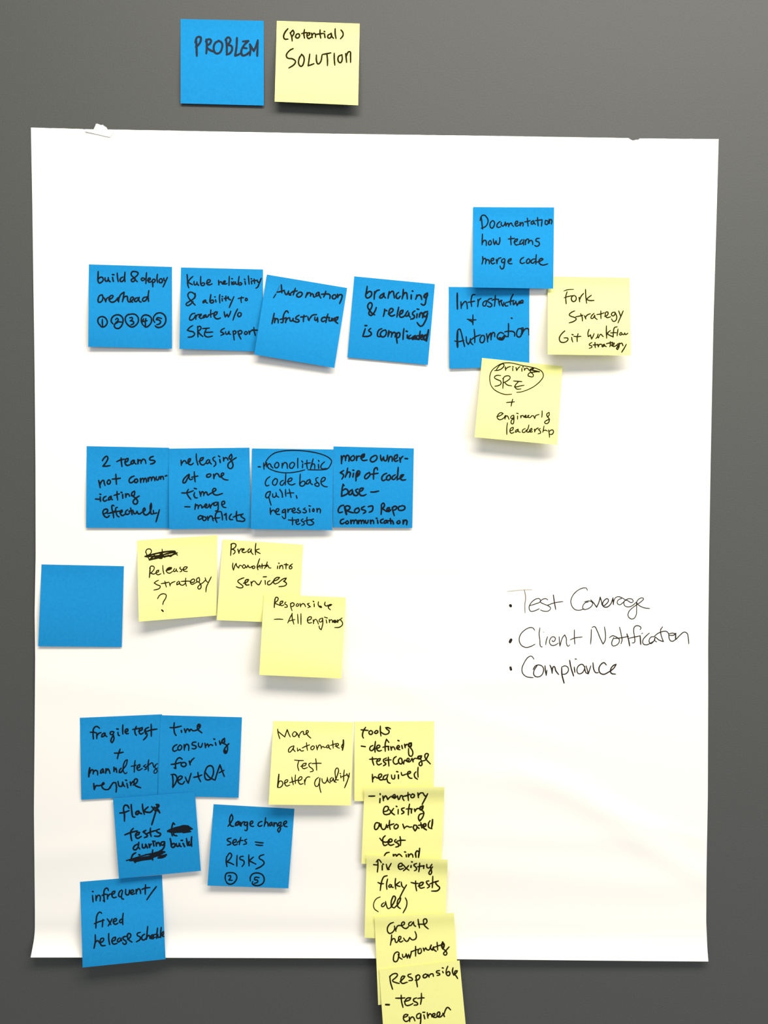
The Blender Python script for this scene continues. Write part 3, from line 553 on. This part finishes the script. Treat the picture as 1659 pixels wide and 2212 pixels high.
sticky_note('yellow', [(296, 1167.5), (469.6, 1156), (467.6, 1329.6), (299.9, 1342.9)], 0.3, 8.5,
 'yellow sticky note reading Release strategy ? with a scribbled-out word on top', (280, 1140, K), 2.9, [
 ('(sword scribbled out in black ink', 'w2.8 260,400 280,355 330,345 355,375 340,420 290,450;265,395 280,440 310,500 330,530;w4.4 250,468 350,440 480,410 600,390 720,380;w3.4 270,475 400,462 550,440 740,392;w4.4 320,522 420,500 560,470 700,440 750,410;w3.6 335,505 400,470 450,480 600,422 730,400;w3.6 400,440 430,490 520,430 560,470;530,350 540,440 575,485;450,480 490,500 530,500;720,440 740,395 780,450;740,420 778,408;630,445 660,470 690,455;w4 690,390 740,385 745,430'),
 ('Release', 'w3.4 335,640 330,720 322,810;325,660 350,625 400,640 400,670 345,740 390,755 430,738;430,735 470,715 475,690 445,700 430,740 455,765 510,750;540,615 545,690 560,755;590,700 680,665 685,650 640,650 600,690 610,725 650,740 700,710;w4 620,680 660,658;735,665 715,690 725,715 755,695 760,670 765,700 785,715;830,640 815,655 840,680 850,705 820,718;860,680 920,670 940,640 905,635 870,680 890,705 940,712'),
 ('strategy', '470,855 430,875 400,900 450,930 500,955 480,990 395,1015;575,870 585,920 600,965;515,910 580,900 640,885;650,900 660,945;660,925 690,895 740,875;800,870 770,900 770,930 800,915 815,880 820,920 870,935 910,900;915,820 910,890 925,950;840,875 910,870 990,870;985,890 1050,880 1055,840 1020,840 990,890 1010,920 1070,900;1130,810 1095,830 1095,870 1130,880 1140,840 1130,810;1070,900 1110,880 1160,930 1160,980 1130,1000 1110,975 1130,940 1200,890 1235,850;1230,815 1250,870 1280,890;1330,800 1280,900 1250,970 1243,1045'),
 ('(mquestion mark', '455,1155 490,1100 550,1075 595,1095 590,1140 550,1210 540,1250;w4 525,1340 545,1360'),
 ], bend=.60, skew=-.9)
sticky_note('yellow', [(481.2, 1165.2), (655, 1176.5), (644.5, 1346.5), (468, 1339.6)], 0.8, 4.6,
 'yellow sticky note reading Break monolith into services', (460, 1140, K), 3.0, [
 ('Break', 'w3.2 300,260 295,350 288,450;290,275 330,255 375,275 360,320 310,350 355,370 360,400 330,430;405,350 425,415;425,395 445,355 470,340;470,375 510,350 500,340 480,355 475,390 510,405 550,385;600,340 570,370 575,405 605,390 625,350 625,400 655,435;700,255 690,340 695,440;755,345 710,360 690,375 730,400 770,420'),
 ('monolith', '325,575 320,640 335,690;335,690 360,610 380,580;380,580 385,620 420,655 440,610 470,625;500,600 480,640 510,660 530,620 505,600;530,630 550,650 570,610 600,650 640,625;660,620 640,655 665,665 685,635 665,620;760,505 735,580 720,640 735,685;720,660 760,610 770,655;800,590 800,660;885,555 870,610 840,665;770,625 840,615 890,605;860,640 900,620 910,650 945,655'),
 ('into', '1055,625 1050,665;1070,575 1080,580;1090,620 1085,665;1090,645 1120,610 1135,625 1140,670;1195,580 1190,630 1190,670;1160,600 1190,598 1225,605;1295,590 1255,620 1245,660 1270,670 1290,640 1265,625'),
 ('services', '505,815 450,835 405,870 440,910 485,945 490,965 440,980 380,960;w3.4 495,905 560,880 580,845 545,845 520,890 540,930 590,930;620,880 630,945;625,915 655,870 680,870;680,870 740,930 745,930 790,860;850,860 855,920;820,800 870,798;930,860 890,890 900,930 950,910 980,870;980,870 1060,840 1085,810 1040,810 990,860 1000,910 1060,900;1060,900 1150,830 1195,820 1170,860 1150,870 1200,910 1180,940 1075,960'),
 ], bend=.62, skew=-.8)
sticky_note('yellow', [(570, 1284), (747, 1290.6), (737.6, 1466), (560, 1458)], 5.4, 9.5,
 'yellow sticky note reading Responsible - All engineers', (550, 1270, K), 2.9, [
 ('Responsible', 'w3.2 335,175 325,240 320,318;325,195 355,150 385,170 370,210 335,245 380,270 410,285;410,270 455,240 460,215 425,220 415,265 440,290 480,275;510,230 490,250 530,285 530,310 490,315;585,250 590,310 610,370;585,265 615,240 645,260 630,295 595,305;690,260 675,285 695,300 720,275 700,255;740,255 750,305;752,285 785,255 810,265 830,305;890,250 860,260 880,285 910,305 870,320;970,260 972,305;955,215 965,225;1040,225 1035,270 1060,310 1090,320 1085,300 1050,295;1150,230 1140,270 1170,295 1195,280;1195,300 1240,285 1255,270 1225,270 1200,300 1210,335 1235,355'),
 ('(ddash before All', '320,512 390,508 460,512'),
 ('All', '615,415 580,480 540,570;610,415 615,500 640,590;565,540 610,525 655,515;700,430 705,500 710,580;755,420 755,510 755,595'),
 ('engineers', '855,530 920,505 925,475 885,475 860,520 880,570 930,565;955,520 960,580;962,555 990,510 1015,530 1040,590;1110,490 1060,510 1055,550 1090,550 1110,500;1110,500 1110,590 1085,680 1060,660 1050,620;1165,520 1175,570;1140,475 1185,490;1215,515 1220,565;1222,540 1250,515 1270,540;w5 1270,555 1310,530 1330,550 1300,560 1290,535;1350,520 1355,565;1355,545 1385,515;1425,490 1400,510 1430,560 1430,600 1380,640 1305,645'),
 ], bend=.60)
sticky_note('blue', [(89.8, 1219.2), (267.7, 1223), (263, 1397.8), (82.5, 1396)], 0.3, 2.8,
 'blank blue sticky note without writing near the left edge of the sheet', (50, 1200, K), 3.0, [], bend=.80, skew=-.5)
sticky_note('blue', [(172.6, 1550.6), (350, 1543), (353.5, 1718), (175.6, 1727.6)], 0.3, 2.2,
 'blue sticky note reading fragile test + manual tests require', (160, 1530, K), 3.9, [
 ('fragile', '415,325 370,295 325,320 310,400 315,500;265,390 320,390 365,400;370,410 370,495;372,450 400,410 440,395;490,400 455,430 450,465 485,455 505,405 510,445 535,460;640,380 595,385 590,420 630,425 650,385;640,430 650,500 620,560 600,540 610,490 640,440;715,390 725,440 740,445;695,335 720,340;795,270 792,340 795,420;830,390 875,365 870,335 840,350 835,395 860,415 885,410'),
 ('test', '1015,295 990,360 1000,420 1015,440;955,345 1010,335 1065,325;1050,375 1110,345 1110,315 1075,330 1060,380 1080,420 1130,400;1215,310 1160,340 1150,380 1190,420 1180,460 1130,515;1165,340 1165,420;1255,260 1258,360 1258,455;1175,380 1250,355 1350,338'),
 ('(pplus sign', '750,665 725,740 705,820;655,730 725,730 800,715'),
 ('manual', 'w4.8 255,970 245,1040 240,1115;255,1060 290,1000 310,1010 310,1070;312,1050 345,1010 375,1020 385,1085;470,985 440,1010 430,1055 455,1050 475,1000 485,1050;520,985 515,1055;520,1030 550,985 570,1010 585,1060;650,960 650,1030;655,1010 680,975 690,1000 695,1045;770,975 745,1000 735,1045 770,1040 790,1000;w3.2 790,1000 850,920 868,840 840,850 800,960 810,1040 840,1065 860,1045'),
 ('tests', 'w3.4 995,850 985,930 980,1040;w3.4 930,945 990,935 1010,925;w3.4 1020,980 1070,950 1070,915 1040,930 1025,985 1050,1010 1110,980;w3 1170,915 1130,945 1170,965 1180,985 1145,1000;w3.4 1215,840 1205,930 1210,1020;w3 1160,970 1220,920 1275,890 1290,930 1300,960 1330,930;w2.8 1360,900 1320,930 1320,970 1355,1010 1340,1050 1305,1055 1310,1010 1360,970'),
 ('require', 'w4.2 320,1225 330,1325;335,1310 360,1260 395,1262 450,1250 490,1230 480,1210 455,1235 460,1290 510,1325 560,1320;w5 465,1235 480,1225;560,1325 600,1265 650,1208 680,1220;600,1265 585,1300;680,1210 690,1280 685,1365;715,1190 740,1270 775,1270 790,1200;790,1200 805,1250 825,1275;860,1220 875,1295;840,1170 855,1175;915,1200 925,1255;925,1235 960,1190;960,1250 1020,1210 1030,1160 1000,1150 975,1200 990,1250 1085,1295'),
 ], bend=.80, skew=-.3)
sticky_note('blue', [(347, 1545), (522.7, 1549.5), (515.3, 1723.2), (341, 1719)], 0.55, 2.4,
 'blue sticky note reading time consuming for Dev+QA', (330, 1530, K), 3.8, [
 ('time', '350,235 345,310 355,400 380,445;280,315 350,315 465,290;465,360 470,390;515,335 535,395;540,380 565,335 580,345 595,375 620,350;590,365 625,340 650,365 700,360 760,320 775,275 745,260 725,300 740,350 775,380 800,400;w5 745,290 760,300'),
 ('consuming', '395,590 345,620 325,670 345,700 395,680;440,600 410,640 420,680 460,665 470,615 440,595;510,590 515,680;518,650 550,585 580,600 585,685;705,550 650,560 640,590 690,610 710,630 680,660 640,655;745,565 750,620 780,635 810,570;850,570 860,640;865,615 890,580 905,600 910,630;912,610 945,590 975,605;1020,560 1030,600;995,500 1010,505;1085,530 1100,590 1115,560;w4.4 1170,490 1140,510 1130,560 1160,560 1170,500;1140,565 1210,610 1215,680 1185,735 1160,710 1170,660 1240,575;w5 1180,690 1182,715'),
 ('for', '480,830 435,805 390,840 370,900 375,980 345,970;300,915 370,905 460,880;490,880 460,910 480,945 525,945 545,910 510,880 490,890;595,860 610,920;610,890 640,840 675,810'),
 ('Dev', '320,1080 330,1180 325,1290;300,1080 360,1080 395,1130 380,1200 330,1285;400,1180 460,1150 480,1115 440,1105 410,1150 420,1210 480,1235 520,1190;530,1120 560,1190 580,1220;580,1220 600,1140 625,1060'),
 ('(pplus sign', '735,1045 745,1120 780,1195;665,1125 740,1110 800,1085'),
 ('QA', '960,935 900,945 860,1010 845,1100 870,1160 930,1160 975,1100 990,1020 970,950 930,930;860,1050 930,1130 1015,1170;1015,1170 1050,1050 1095,920;1095,920 1130,1020 1165,1110;1080,1050 1120,1030 1160,1010'),
 ], bend=.80, skew=-.3)
sticky_note('blue', [(173, 1905), (350, 1890), (357.6, 2072), (178.5, 2090)], 0.3, 12.0,
 'blue sticky note reading infrequent / fixed release schedule, hanging over the bottom edge of the sheet', (160, 1880, K), 3.8, [
 ('infrequent and slash', '300,410 310,515;300,345 310,348;355,410 360,495;362,465 395,405 420,415 425,500;560,330 540,290 500,310 485,400 495,510 475,490;455,410 500,390 545,395;545,400 545,465;547,435 580,390 600,385;610,400 660,370 665,340 630,350 615,400 640,445 690,435;775,320 740,350 730,420 760,430 780,380 790,330;770,425 780,460 805,470;840,310 850,395 880,400 905,320;920,370 970,345 960,320 930,330 925,380 960,390 990,375;1010,310 1015,385;1018,350 1050,300 1075,320 1085,380;1165,235 1160,310 1160,390;1105,310 1160,290 1235,280;1340,265 1260,370 1185,480'),
 ('fixed', '450,700 420,680 380,720 360,830 355,940;330,870 400,840 490,810;470,800 465,860 460,920;540,790 575,840 600,885;620,790 590,850 555,905;640,840 690,815 685,785 655,795 640,850 670,880 715,860;785,790 750,810 745,850 780,845 795,800;800,700 790,800 795,885'),
 ('release', '345,1050 345,1160 325,1270;340,1190 370,1150 395,1150 410,1180;420,1185 475,1150 480,1110 445,1110 425,1170 450,1225 510,1225;565,1030 565,1120 580,1210;620,1160 670,1130 675,1090 640,1100 615,1150 640,1200 700,1190;740,1100 710,1130 710,1165 745,1155 765,1105 775,1150;850,1075 800,1090 800,1120 840,1150 850,1190 815,1205 790,1180;870,1130 920,1080 920,1040 885,1030 870,1090 900,1140 945,1170'),
 ('schedule', '1080,1010 1030,1030 1030,1060 1080,1090 1070,1130 1015,1165;1150,1040 1110,1070 1110,1130 1150,1130 1175,1100;1200,915 1190,1010 1180,1125;1185,1100 1210,1060 1230,1070 1235,1110;1240,1110 1285,1075 1285,1050 1260,1060 1255,1110 1290,1115;1330,1040 1295,1060 1295,1100 1325,1090;1360,940 1350,1030 1345,1110;1365,1050 1370,1095 1395,1085;1420,930 1410,1020 1410,1095;1420,1060 1465,1030 1465,1000 1440,1010 1430,1060 1475,1080'),
 ], bend=.58)
sticky_note('blue', [(244, 1724.3), (421, 1710.5), (434, 1881), (257, 1898)], 3.1, 2.4,
 'blue sticky note reading flaky tests during build with two scribbled-out words', (235, 1700, K), 4.3, [
 ('flaky', '330,345 300,300 260,300 240,350 255,450 255,555;180,425 250,415 330,385;365,285 375,400 400,490 425,490;w5 480,390 445,410 445,445 475,440 490,395;490,395 500,420 535,435;548,280 555,360 580,445;640,325 590,370 570,395 620,410 680,410 720,370;700,320 740,370 760,390;790,290 770,380 700,615;w5 740,330 800,370 830,420;770,285 815,295 790,350;w5.5 775,345 800,385'),
 ('tests', '400,675 360,720 360,800 375,875;260,780 360,740 465,715;430,790 490,770 500,740 460,745 435,790 460,835 530,805;605,705 560,730 610,770 630,795 580,825;680,670 675,740 690,805;620,760 690,730 760,710;825,685 775,715 800,740 845,765 820,800 745,800'),
 ('(sscribbled-out word after tests', '1075,610 1050,585 1030,640 1025,740 1035,795;w7 965,720 1060,682 1180,655 1300,650;w8 1000,726 1150,690 1330,680;w6.5 1050,732 1200,722 1310,710;w7 1090,685 1200,645 1290,642;w4.5 1290,640 1360,685;w4 1210,743 1335,725;1060,740 1060,780 1110,795'),
 ('during', '470,930 420,960 400,1010 430,1025 475,980 490,920;490,900 480,970 505,1010;545,930 555,990 590,985 600,930;605,940 630,990;655,930 665,985;665,960 690,930;725,910 735,960;715,885 750,885;770,910 775,960;778,935 800,905 820,915 835,960;905,890 860,900 850,940 885,945 910,900 900,980 860,1030 830,1040'),
 ('build', '1000,840 1015,910 1025,975 1050,985 1080,950 1060,920 1025,940;1100,920 1110,965 1140,960 1150,920 1160,960 1180,970;1210,920 1235,970;1180,870 1200,870;1265,840 1275,900 1285,955;w4.8 1310,890 1300,945 1330,945 1345,900;1350,810 1345,880 1350,965'),
 ('(sscribbled-out word under during', '440,1070 395,1100 365,1160;490,1105 505,1105;w3.4 285,1200 400,1165 560,1118 700,1085 850,1075;w7 345,1192 480,1172 640,1145 760,1125;w6 420,1210 560,1180 700,1165;w3.6 600,1100 740,1100 880,1085;w6 690,1130 790,1115 880,1125 935,1105;w5.5 740,1080 830,1060 910,1060;w4.4 800,1155 860,1150 920,1130;715,1025 710,1100 715,1190;w5 430,1200 430,1225'),
 ], bend=.78, skew=-.3)
sticky_note('blue', [(461.5, 1737.2), (636, 1747.2), (623, 1919), (448.2, 1913)], 0.3, 6.0,
 'blue sticky note reading large change sets = RISKS with circled 2 and 5', (440, 1720, K), 3.6, [
 ('large', '395,490 440,430 475,350 455,295 430,340 425,430 450,485 490,490;w4.4 560,410 525,440 520,475 555,465 575,415 580,455 600,480;600,425 610,485;612,460 640,420 665,415;710,420 670,430 665,470 700,470 715,425 710,490 695,560 670,550;750,460 800,430 795,405 765,415 755,460 780,490 815,490'),
 ('change', '950,410 900,430 885,475 910,490 950,475;1010,350 1000,420 985,490;990,470 1020,420 1040,430 1050,490;1095,425 1070,455 1080,485 1105,460 1110,425 1120,480;1145,430 1145,490;1150,465 1175,430 1190,445 1200,490;1255,420 1220,440 1215,480 1250,470 1265,425;1245,480 1250,540 1225,585 1205,560 1230,510 1280,480;1300,460 1350,430 1345,405 1315,415 1300,455 1325,490 1360,495'),
 ('sets', '445,680 385,705 390,725 430,745 440,775 385,795;465,760 530,735 525,705 490,715 475,760 500,795 550,780;605,670 590,730 580,790;545,755 590,725 640,720;700,700 665,720 690,745 700,765 650,785'),
 ('(mequals sign', '840,745 905,755 970,760;850,790 910,800 960,800'),
 ('RISKS', '375,980 365,1060 380,1145;380,985 430,925 455,960 430,1020 375,1070 430,1085 490,1115;545,965 540,1050 540,1140;645,980 600,985 590,1020 650,1050 660,1090 625,1145;735,955 735,1040 740,1135;810,990 770,1025 740,1050 800,1080 850,1105;980,950 910,980 905,1010 960,1045 985,1085 940,1140 850,1185'),
 ('(ccircled number 2', '360,1380 350,1320 370,1260 430,1245 510,1260 540,1310 525,1370 470,1425 410,1430 375,1405 370,1390;400,1300 430,1290 440,1315 410,1365 465,1370'),
 ('(ccircled number 5', '760,1380 760,1320 800,1265 870,1250 950,1275 985,1340 970,1410 910,1450 830,1450 790,1420 800,1390;905,1325 835,1325 830,1360 875,1365 880,1395 825,1420'),
 ], bend=.66, skew=-.3)
sticky_note('yellow', [(590.6, 1557.6), (763.6, 1560), (758, 1740), (580.3, 1738.3)], 0.3, 11.5,
 'yellow sticky note reading More automated Test better quality', (570, 1540, K), 2.9, [
 ('More', '225,265 235,340 260,420;230,300 290,350 340,390 380,270;380,270 410,350 430,390;490,310 465,350 485,385 525,365 530,320 500,305;545,335 575,400;575,375 600,320 640,300 650,350 690,340 725,300 700,285 690,320 720,370 765,410'),
 ('automated', '490,535 430,560 400,610 410,640 455,610 490,550 480,590 510,630;545,570 550,620 590,590;585,590 610,620 645,615;695,485 700,550 710,610;625,570 690,540 745,520;800,535 765,565 780,600 815,580 820,545 790,535;855,530 870,600;875,575 910,520 930,540 935,585;935,570 960,545 980,560 1010,560;1045,520 1020,545 1030,570 1055,550 1060,525 1070,580 1090,590;1120,450 1125,510 1130,575;1085,530 1175,500;1160,540 1210,530 1215,505 1185,500 1180,545 1230,575;1280,510 1265,560 1285,570;w4.2 1295,440 1295,520 1280,605'),
 ('Test', '500,768 570,775 645,775;570,780 550,860 570,940;600,870 680,850 690,820 650,825 620,865 640,905 710,890;770,815 735,830 740,870 790,910 805,940 755,960;845,745 855,830 860,935;785,825 860,820 935,820'),
 ('better', 'w4 245,1000 235,1100 225,1210;230,1180 260,1110 300,1120 305,1170 270,1210 230,1215;330,1150 390,1110 385,1090 350,1100 340,1150 370,1190 420,1175;455,1045 465,1110 480,1170;515,1010 510,1080 515,1150;420,1135 500,1110 560,1090;560,1110 620,1070 615,1040 580,1050 560,1100 590,1160 640,1150;660,1090 670,1170;668,1130 690,1060 730,1040 750,1045'),
 ('quality', '890,1050 845,1090 830,1170 860,1200 905,1130 915,1060;905,1140 910,1220 930,1295;910,1070 905,1140;945,1070 960,1130 990,1145 1030,1090 1035,1050;1035,1060 1050,1120 1080,1140;1110,1050 1080,1080 1085,1120 1115,1100 1130,1060 1150,1120 1180,1130;1150,1125 1195,1020 1215,920 1195,895 1165,930 1165,1020 1185,1090 1215,1090;1250,1020 1255,1055;1240,985 1250,990;1310,930 1300,1020 1300,1110;1270,1040 1320,1020 1350,1010;1350,990 1370,1030 1390,1040;1395,980 1370,1080 1315,1220'),
 ], bend=.58, skew=-.1)
sticky_note('yellow', [(765.9, 1559), (938, 1558), (936, 1730), (765.3, 1730.6)], 0.5, 3.0,
 'yellow sticky note reading tools - defining test coverage required, top of the overlapping column', (750, 1540, K), 3.7, [
 ('tools', '300,235 265,290 250,380 265,410;225,275 280,280 340,285;385,285 355,310 365,345 395,350 415,315 395,290;470,290 445,320 465,335 495,320 500,295 470,285;540,215 540,290 550,375;705,258 665,240 628,240 650,268 682,292 675,328 630,350 590,340 552,312'),
 ('(ddash before defining', '230,540 295,550'),
 ('defining', '420,530 380,550 370,600 400,615 440,570 455,510;460,465 450,560 455,640;470,580 530,555 530,530 495,530 480,580 510,620 560,610;680,480 640,430 620,500 620,625;580,560 640,545 680,545;670,560 675,605;710,550 720,605;722,580 745,550 765,565 780,600;800,570 850,560 840,530 815,545 810,580 860,600;890,530 900,580;825,448 845,455;935,510 945,565;945,540 975,510 1000,530;w5 1045,490 1010,500 1005,545 1035,545 1045,500;1010,550 1055,600 1070,660 1045,705 1010,690 1000,640 1000,580'),
 ('test', '410,720 415,790 435,850;365,755 420,750 480,745;475,790 530,775 540,745 505,750 480,795 505,845 560,825;640,735 590,765 600,800 630,830 590,860;670,720 675,800 680,865;620,775 680,765 715,765'),
 ('coverage', '800,710 760,740 755,810 790,835 840,810;860,735 835,770 850,820 885,830 895,790 880,740 855,735;895,790 920,830 940,770 980,790 1010,750 985,740 980,790 1020,795 1050,750;1055,740 1075,795;1075,770 1100,740 1140,745;w5 1190,700 1155,715 1160,745 1195,740 1210,700;1195,745 1215,800 1215,850 1190,860 1170,830 1200,790 1270,770 1310,710 1320,670 1280,665 1265,710 1290,760 1355,830'),
 ('required', '410,1000 415,1125;418,1080 450,1040 490,1060 550,1040 560,1000 525,1000 510,1050 540,1090 590,1085;640,1010 600,1030 590,1080 630,1080 660,1020 665,1000;650,1080 665,1130 700,1145;720,1010 735,1070 765,1075 775,1010;835,1010 835,1070;805,955 825,960;880,970 895,1015 950,1000;950,1000 1030,975 1030,955 990,965 990,1020 1020,1060 1055,1065;1120,960 1095,990 1105,1050 1145,1080;1155,885 1150,970 1155,1045'),
 ], bend=.75)
sticky_note('yellow', [(787.2, 1702.8), (960.3, 1700), (953, 1872), (780.6, 1865.7)], 3.0, 2.2,
 'yellow sticky note reading - inventory existing automated test, second of the overlapping column', (770, 1680, K), 3.8, [
 ('(ddash before inventory', '200,300 250,300 300,298'),
 ('inventory', '385,340 380,405;385,260 388,275;430,295 440,375;442,340 475,295 490,310 510,355 540,320 570,300;580,320 630,300 625,275 600,285 590,310 620,335 650,310;665,295 685,355;700,350 730,290 750,300 755,340 775,370;840,240 840,300 848,370;760,305 840,285 870,270;920,265 885,290 900,325 940,310 940,275 910,262;1000,245 1010,325;1010,290 1040,250 1075,245;1085,250 1110,290 1125,300;1160,260 1120,340 1070,435'),
 ('existing', '440,555 510,530 515,475 470,470 440,530 450,590 500,600 550,580;540,520 575,570 620,605;605,500 570,550 535,595;680,515 678,590;648,465 660,470;780,490 735,510 745,535 775,560 735,590;865,430 850,510 845,605;810,510 870,505 910,510;895,515 895,575;945,510 955,550;955,540 985,505 1010,500;w5 1080,460 1035,490 1040,520 1070,510 1085,460;1050,520 1095,560 1080,640 1030,705 1010,660 1030,600 1085,580'),
 ('automated', '375,740 320,735 295,790 310,845 350,820 375,750 385,790 405,800;400,750 410,820 440,845 480,810 490,760;485,790 510,810;540,695 535,770 550,840;480,790 550,770 610,750;650,760 615,790 625,830 665,820 680,780 650,755;755,755 780,830;785,815 820,790 870,805 900,800;940,770 925,810 955,865 985,820 980,780 940,770;985,800 1020,825;1050,730 1055,780 1065,820;1010,775 1090,765;w4.4 1080,800 1130,780 1125,750 1095,760 1090,810 1140,850;1200,700 1175,740 1180,810 1230,830;w4.4 1240,680 1235,750 1225,810'),
 ('test', '470,945 435,980 430,1050 455,1105 500,1090;380,985 420,1030 470,1050 540,1030;510,1060 580,1030 570,1000 530,1010 515,1060 550,1100 610,1085;645,1005 620,1030 680,1075 690,1110 640,1130;710,960 720,1030 715,1105;660,1035 720,1020 795,1018'),
 ('half hidden by the note below', '535,1215 490,1225 460,1260 450,1300;600,1250 605,1290;605,1270 640,1250 650,1290;655,1280 690,1245 720,1260 745,1290;810,1255 815,1300;785,1208 800,1212;845,1245 850,1300;852,1275 890,1240 915,1260 920,1300;w4.4 985,1190 965,1220 970,1300;w4.4 1030,1150 1020,1230 1010,1300;985,1190 1005,1200'),
 ], bend=.75, strip=3.8)
sticky_note('yellow', [(792, 1847.2), (967.4, 1857), (960, 2035), (787.3, 2025.6)], 4.4, 2.6,
 'yellow sticky note reading fix existing flaky tests (all), third of the overlapping column', (780, 1830, K), 3.7, [
 ('fix', '330,250 285,203 247,240;272,215 275,310 265,405;205,285 260,290;345,300 345,370;355,275 365,280;410,280 445,365 460,360;490,265 460,320 430,365'),
 ('existing', '605,320 670,300 665,265 625,270 605,320 630,360 690,345;690,290 730,340 780,375;775,300 730,350 690,385;815,300 812,330;822,238 835,242;905,265 860,290 895,330 905,360 870,385;955,260 950,330 940,400;920,320 970,310 1030,305;1020,300 1020,345;1070,280 1075,330 1100,340 1130,320;1155,280 1130,320 1140,360 1150,410 1125,445 1105,430 1125,380 1165,320'),
 ('flaky', '425,465 375,480 345,530 325,610 312,705;275,575 320,595 365,595;432,520 415,600 420,685;475,605 450,640 470,655 495,615 500,650 525,655;562,510 555,590 565,680;630,565 590,595 575,610 600,630 635,640;655,570 665,630 690,660;740,615 690,700 630,820'),
 ('tests', '888,550 890,630 905,710;815,575 880,590 930,590;930,635 1000,610 1015,575 975,575 945,620 965,665 1030,655;1105,550 1065,560 1080,600 1115,635 1080,665;1168,475 1165,570 1160,660;1120,600 1190,570 1260,550;1260,550 1215,575 1240,620 1280,660 1250,705 1150,715'),
 ('all in brackets', 'w2.6 312,810 250,840 205,920 215,1000 280,1052;w3.2 375,905 340,930 335,965 365,965 395,920 400,885;w3.2 400,890 415,950 440,1000 480,985;480,985 540,890 560,820 535,795 510,830 490,900 500,970 540,990;540,990 600,930 640,860 645,830 615,840 590,900 600,970 640,1000;w3.2 720,825 745,880 740,960 685,1070'),
 ], bend=.75, strip=4.0)
sticky_note('yellow', [(809, 1981), (980.6, 1972), (992, 2148), (817, 2171)], 7.0, 2.6,
 'yellow sticky note reading Create new automate, crossing the bottom edge of the sheet', (795, 1950, K), 3.5, [
 ('Create', '415,320 365,340 320,400 320,470 350,500 400,480 435,420 430,380;430,385 455,465;455,440 480,380 520,370 550,380;550,375 590,350 590,315 560,320 545,360 575,405 620,420 660,390;705,310 670,330 665,370 700,370 725,330 740,310;740,320 750,365 775,385;815,270 825,340 840,410;815,350 860,350 930,345 960,310 945,265 910,270 905,320 920,370 980,425'),
 ('new', '385,525 380,600 365,690;378,630 410,585 435,590 445,630 460,650 490,620;490,610 530,590 535,555 510,550 500,600 530,640 570,620;580,575 600,610 635,630 680,565;680,565 710,600 740,605 780,580 785,520 765,470'),
 ('automate', '480,800 440,820 415,890 425,955 460,960 500,870 500,810 470,800;490,840 510,890 555,920;560,840 575,890 610,870 620,830;625,840 640,900 650,860;660,840 680,900 700,830 710,790;775,710 775,790 775,870;700,800 780,770 815,760;840,745 815,790 830,830 870,800 860,745;900,740 915,785;915,770 940,735 955,760 990,770 1010,740;w4.4 1030,690 1015,740 1050,770 1070,720;1060,730 1080,770 1110,790;1125,645 1130,700 1135,770;1070,730 1150,700 1220,680;w4.8 1215,645 1200,700 1220,750 1240,690 1215,640;1220,750 1270,790 1285,830 1260,855 1230,830 1260,790 1320,720'),
 ], bend=.75, strip=2.0)
sticky_note('yellow', [(819, 2094.5), (992.6, 2074.6), (1009.5, 2250), (831, 2268)], 10.0, 1.2,
 'yellow sticky note reading Responsible test engineer, lowest note, cut by the bottom of the photo', (795, 1950, K), 3.6, [
 ('Responsible', '355,1195 365,1290 400,1410;350,1210 400,1165 465,1155 480,1175 440,1230 400,1270 450,1300 510,1315;520,1290 580,1230 600,1200 565,1195 535,1250 550,1310 640,1295;700,1160 650,1180 660,1205 710,1225 725,1255 665,1270;780,1190 790,1280 805,1370;775,1210 820,1175 845,1200 820,1250 770,1265;940,1160 900,1185 905,1220 945,1215 965,1180 935,1160;975,1170 995,1210;990,1195 1025,1160 1055,1160 1065,1200;1165,1105 1115,1120 1120,1140 1160,1150 1170,1170 1125,1185;1215,1120 1225,1140;1210,1060 1225,1065;1300,1035 1275,1100 1280,1170 1310,1190 1335,1150 1310,1120 1280,1150;1385,1060 1375,1120 1395,1180;1395,1180 1440,1140 1455,1110 1425,1110 1410,1160 1440,1200 1460,1235'),
 ('(mbullet before test', 'w4.6 290,1660 345,1662'),
 ('test', '540,1505 545,1600 570,1705;450,1555 540,1555 600,1550;590,1610 680,1580 695,1550 640,1555 600,1620 620,1670 700,1660 730,1640;790,1550 740,1575 745,1600 800,1630 810,1655 750,1670;870,1475 870,1570 855,1655;810,1560 870,1550 915,1550'),
 ('engineer', '580,1870 640,1845 650,1825 610,1820 580,1850 585,1910 620,1935 670,1910;670,1860 680,1935;682,1905 715,1860 740,1870 765,1925;840,1800 795,1830 800,1880 840,1880 860,1810 860,1900 850,1976 830,2010;910,1830 925,1890;895,1785 925,1785;965,1790 975,1880;978,1850 1005,1810 1030,1820 1040,1860;1040,1855 1090,1830 1085,1805 1055,1815 1060,1860 1110,1870;1110,1865 1165,1830 1160,1780 1135,1790 1130,1850 1180,1860 1220,1820;1220,1800 1245,1855;1240,1810 1265,1740 1295,1705 1345,1745'),
 ], bend=.6)
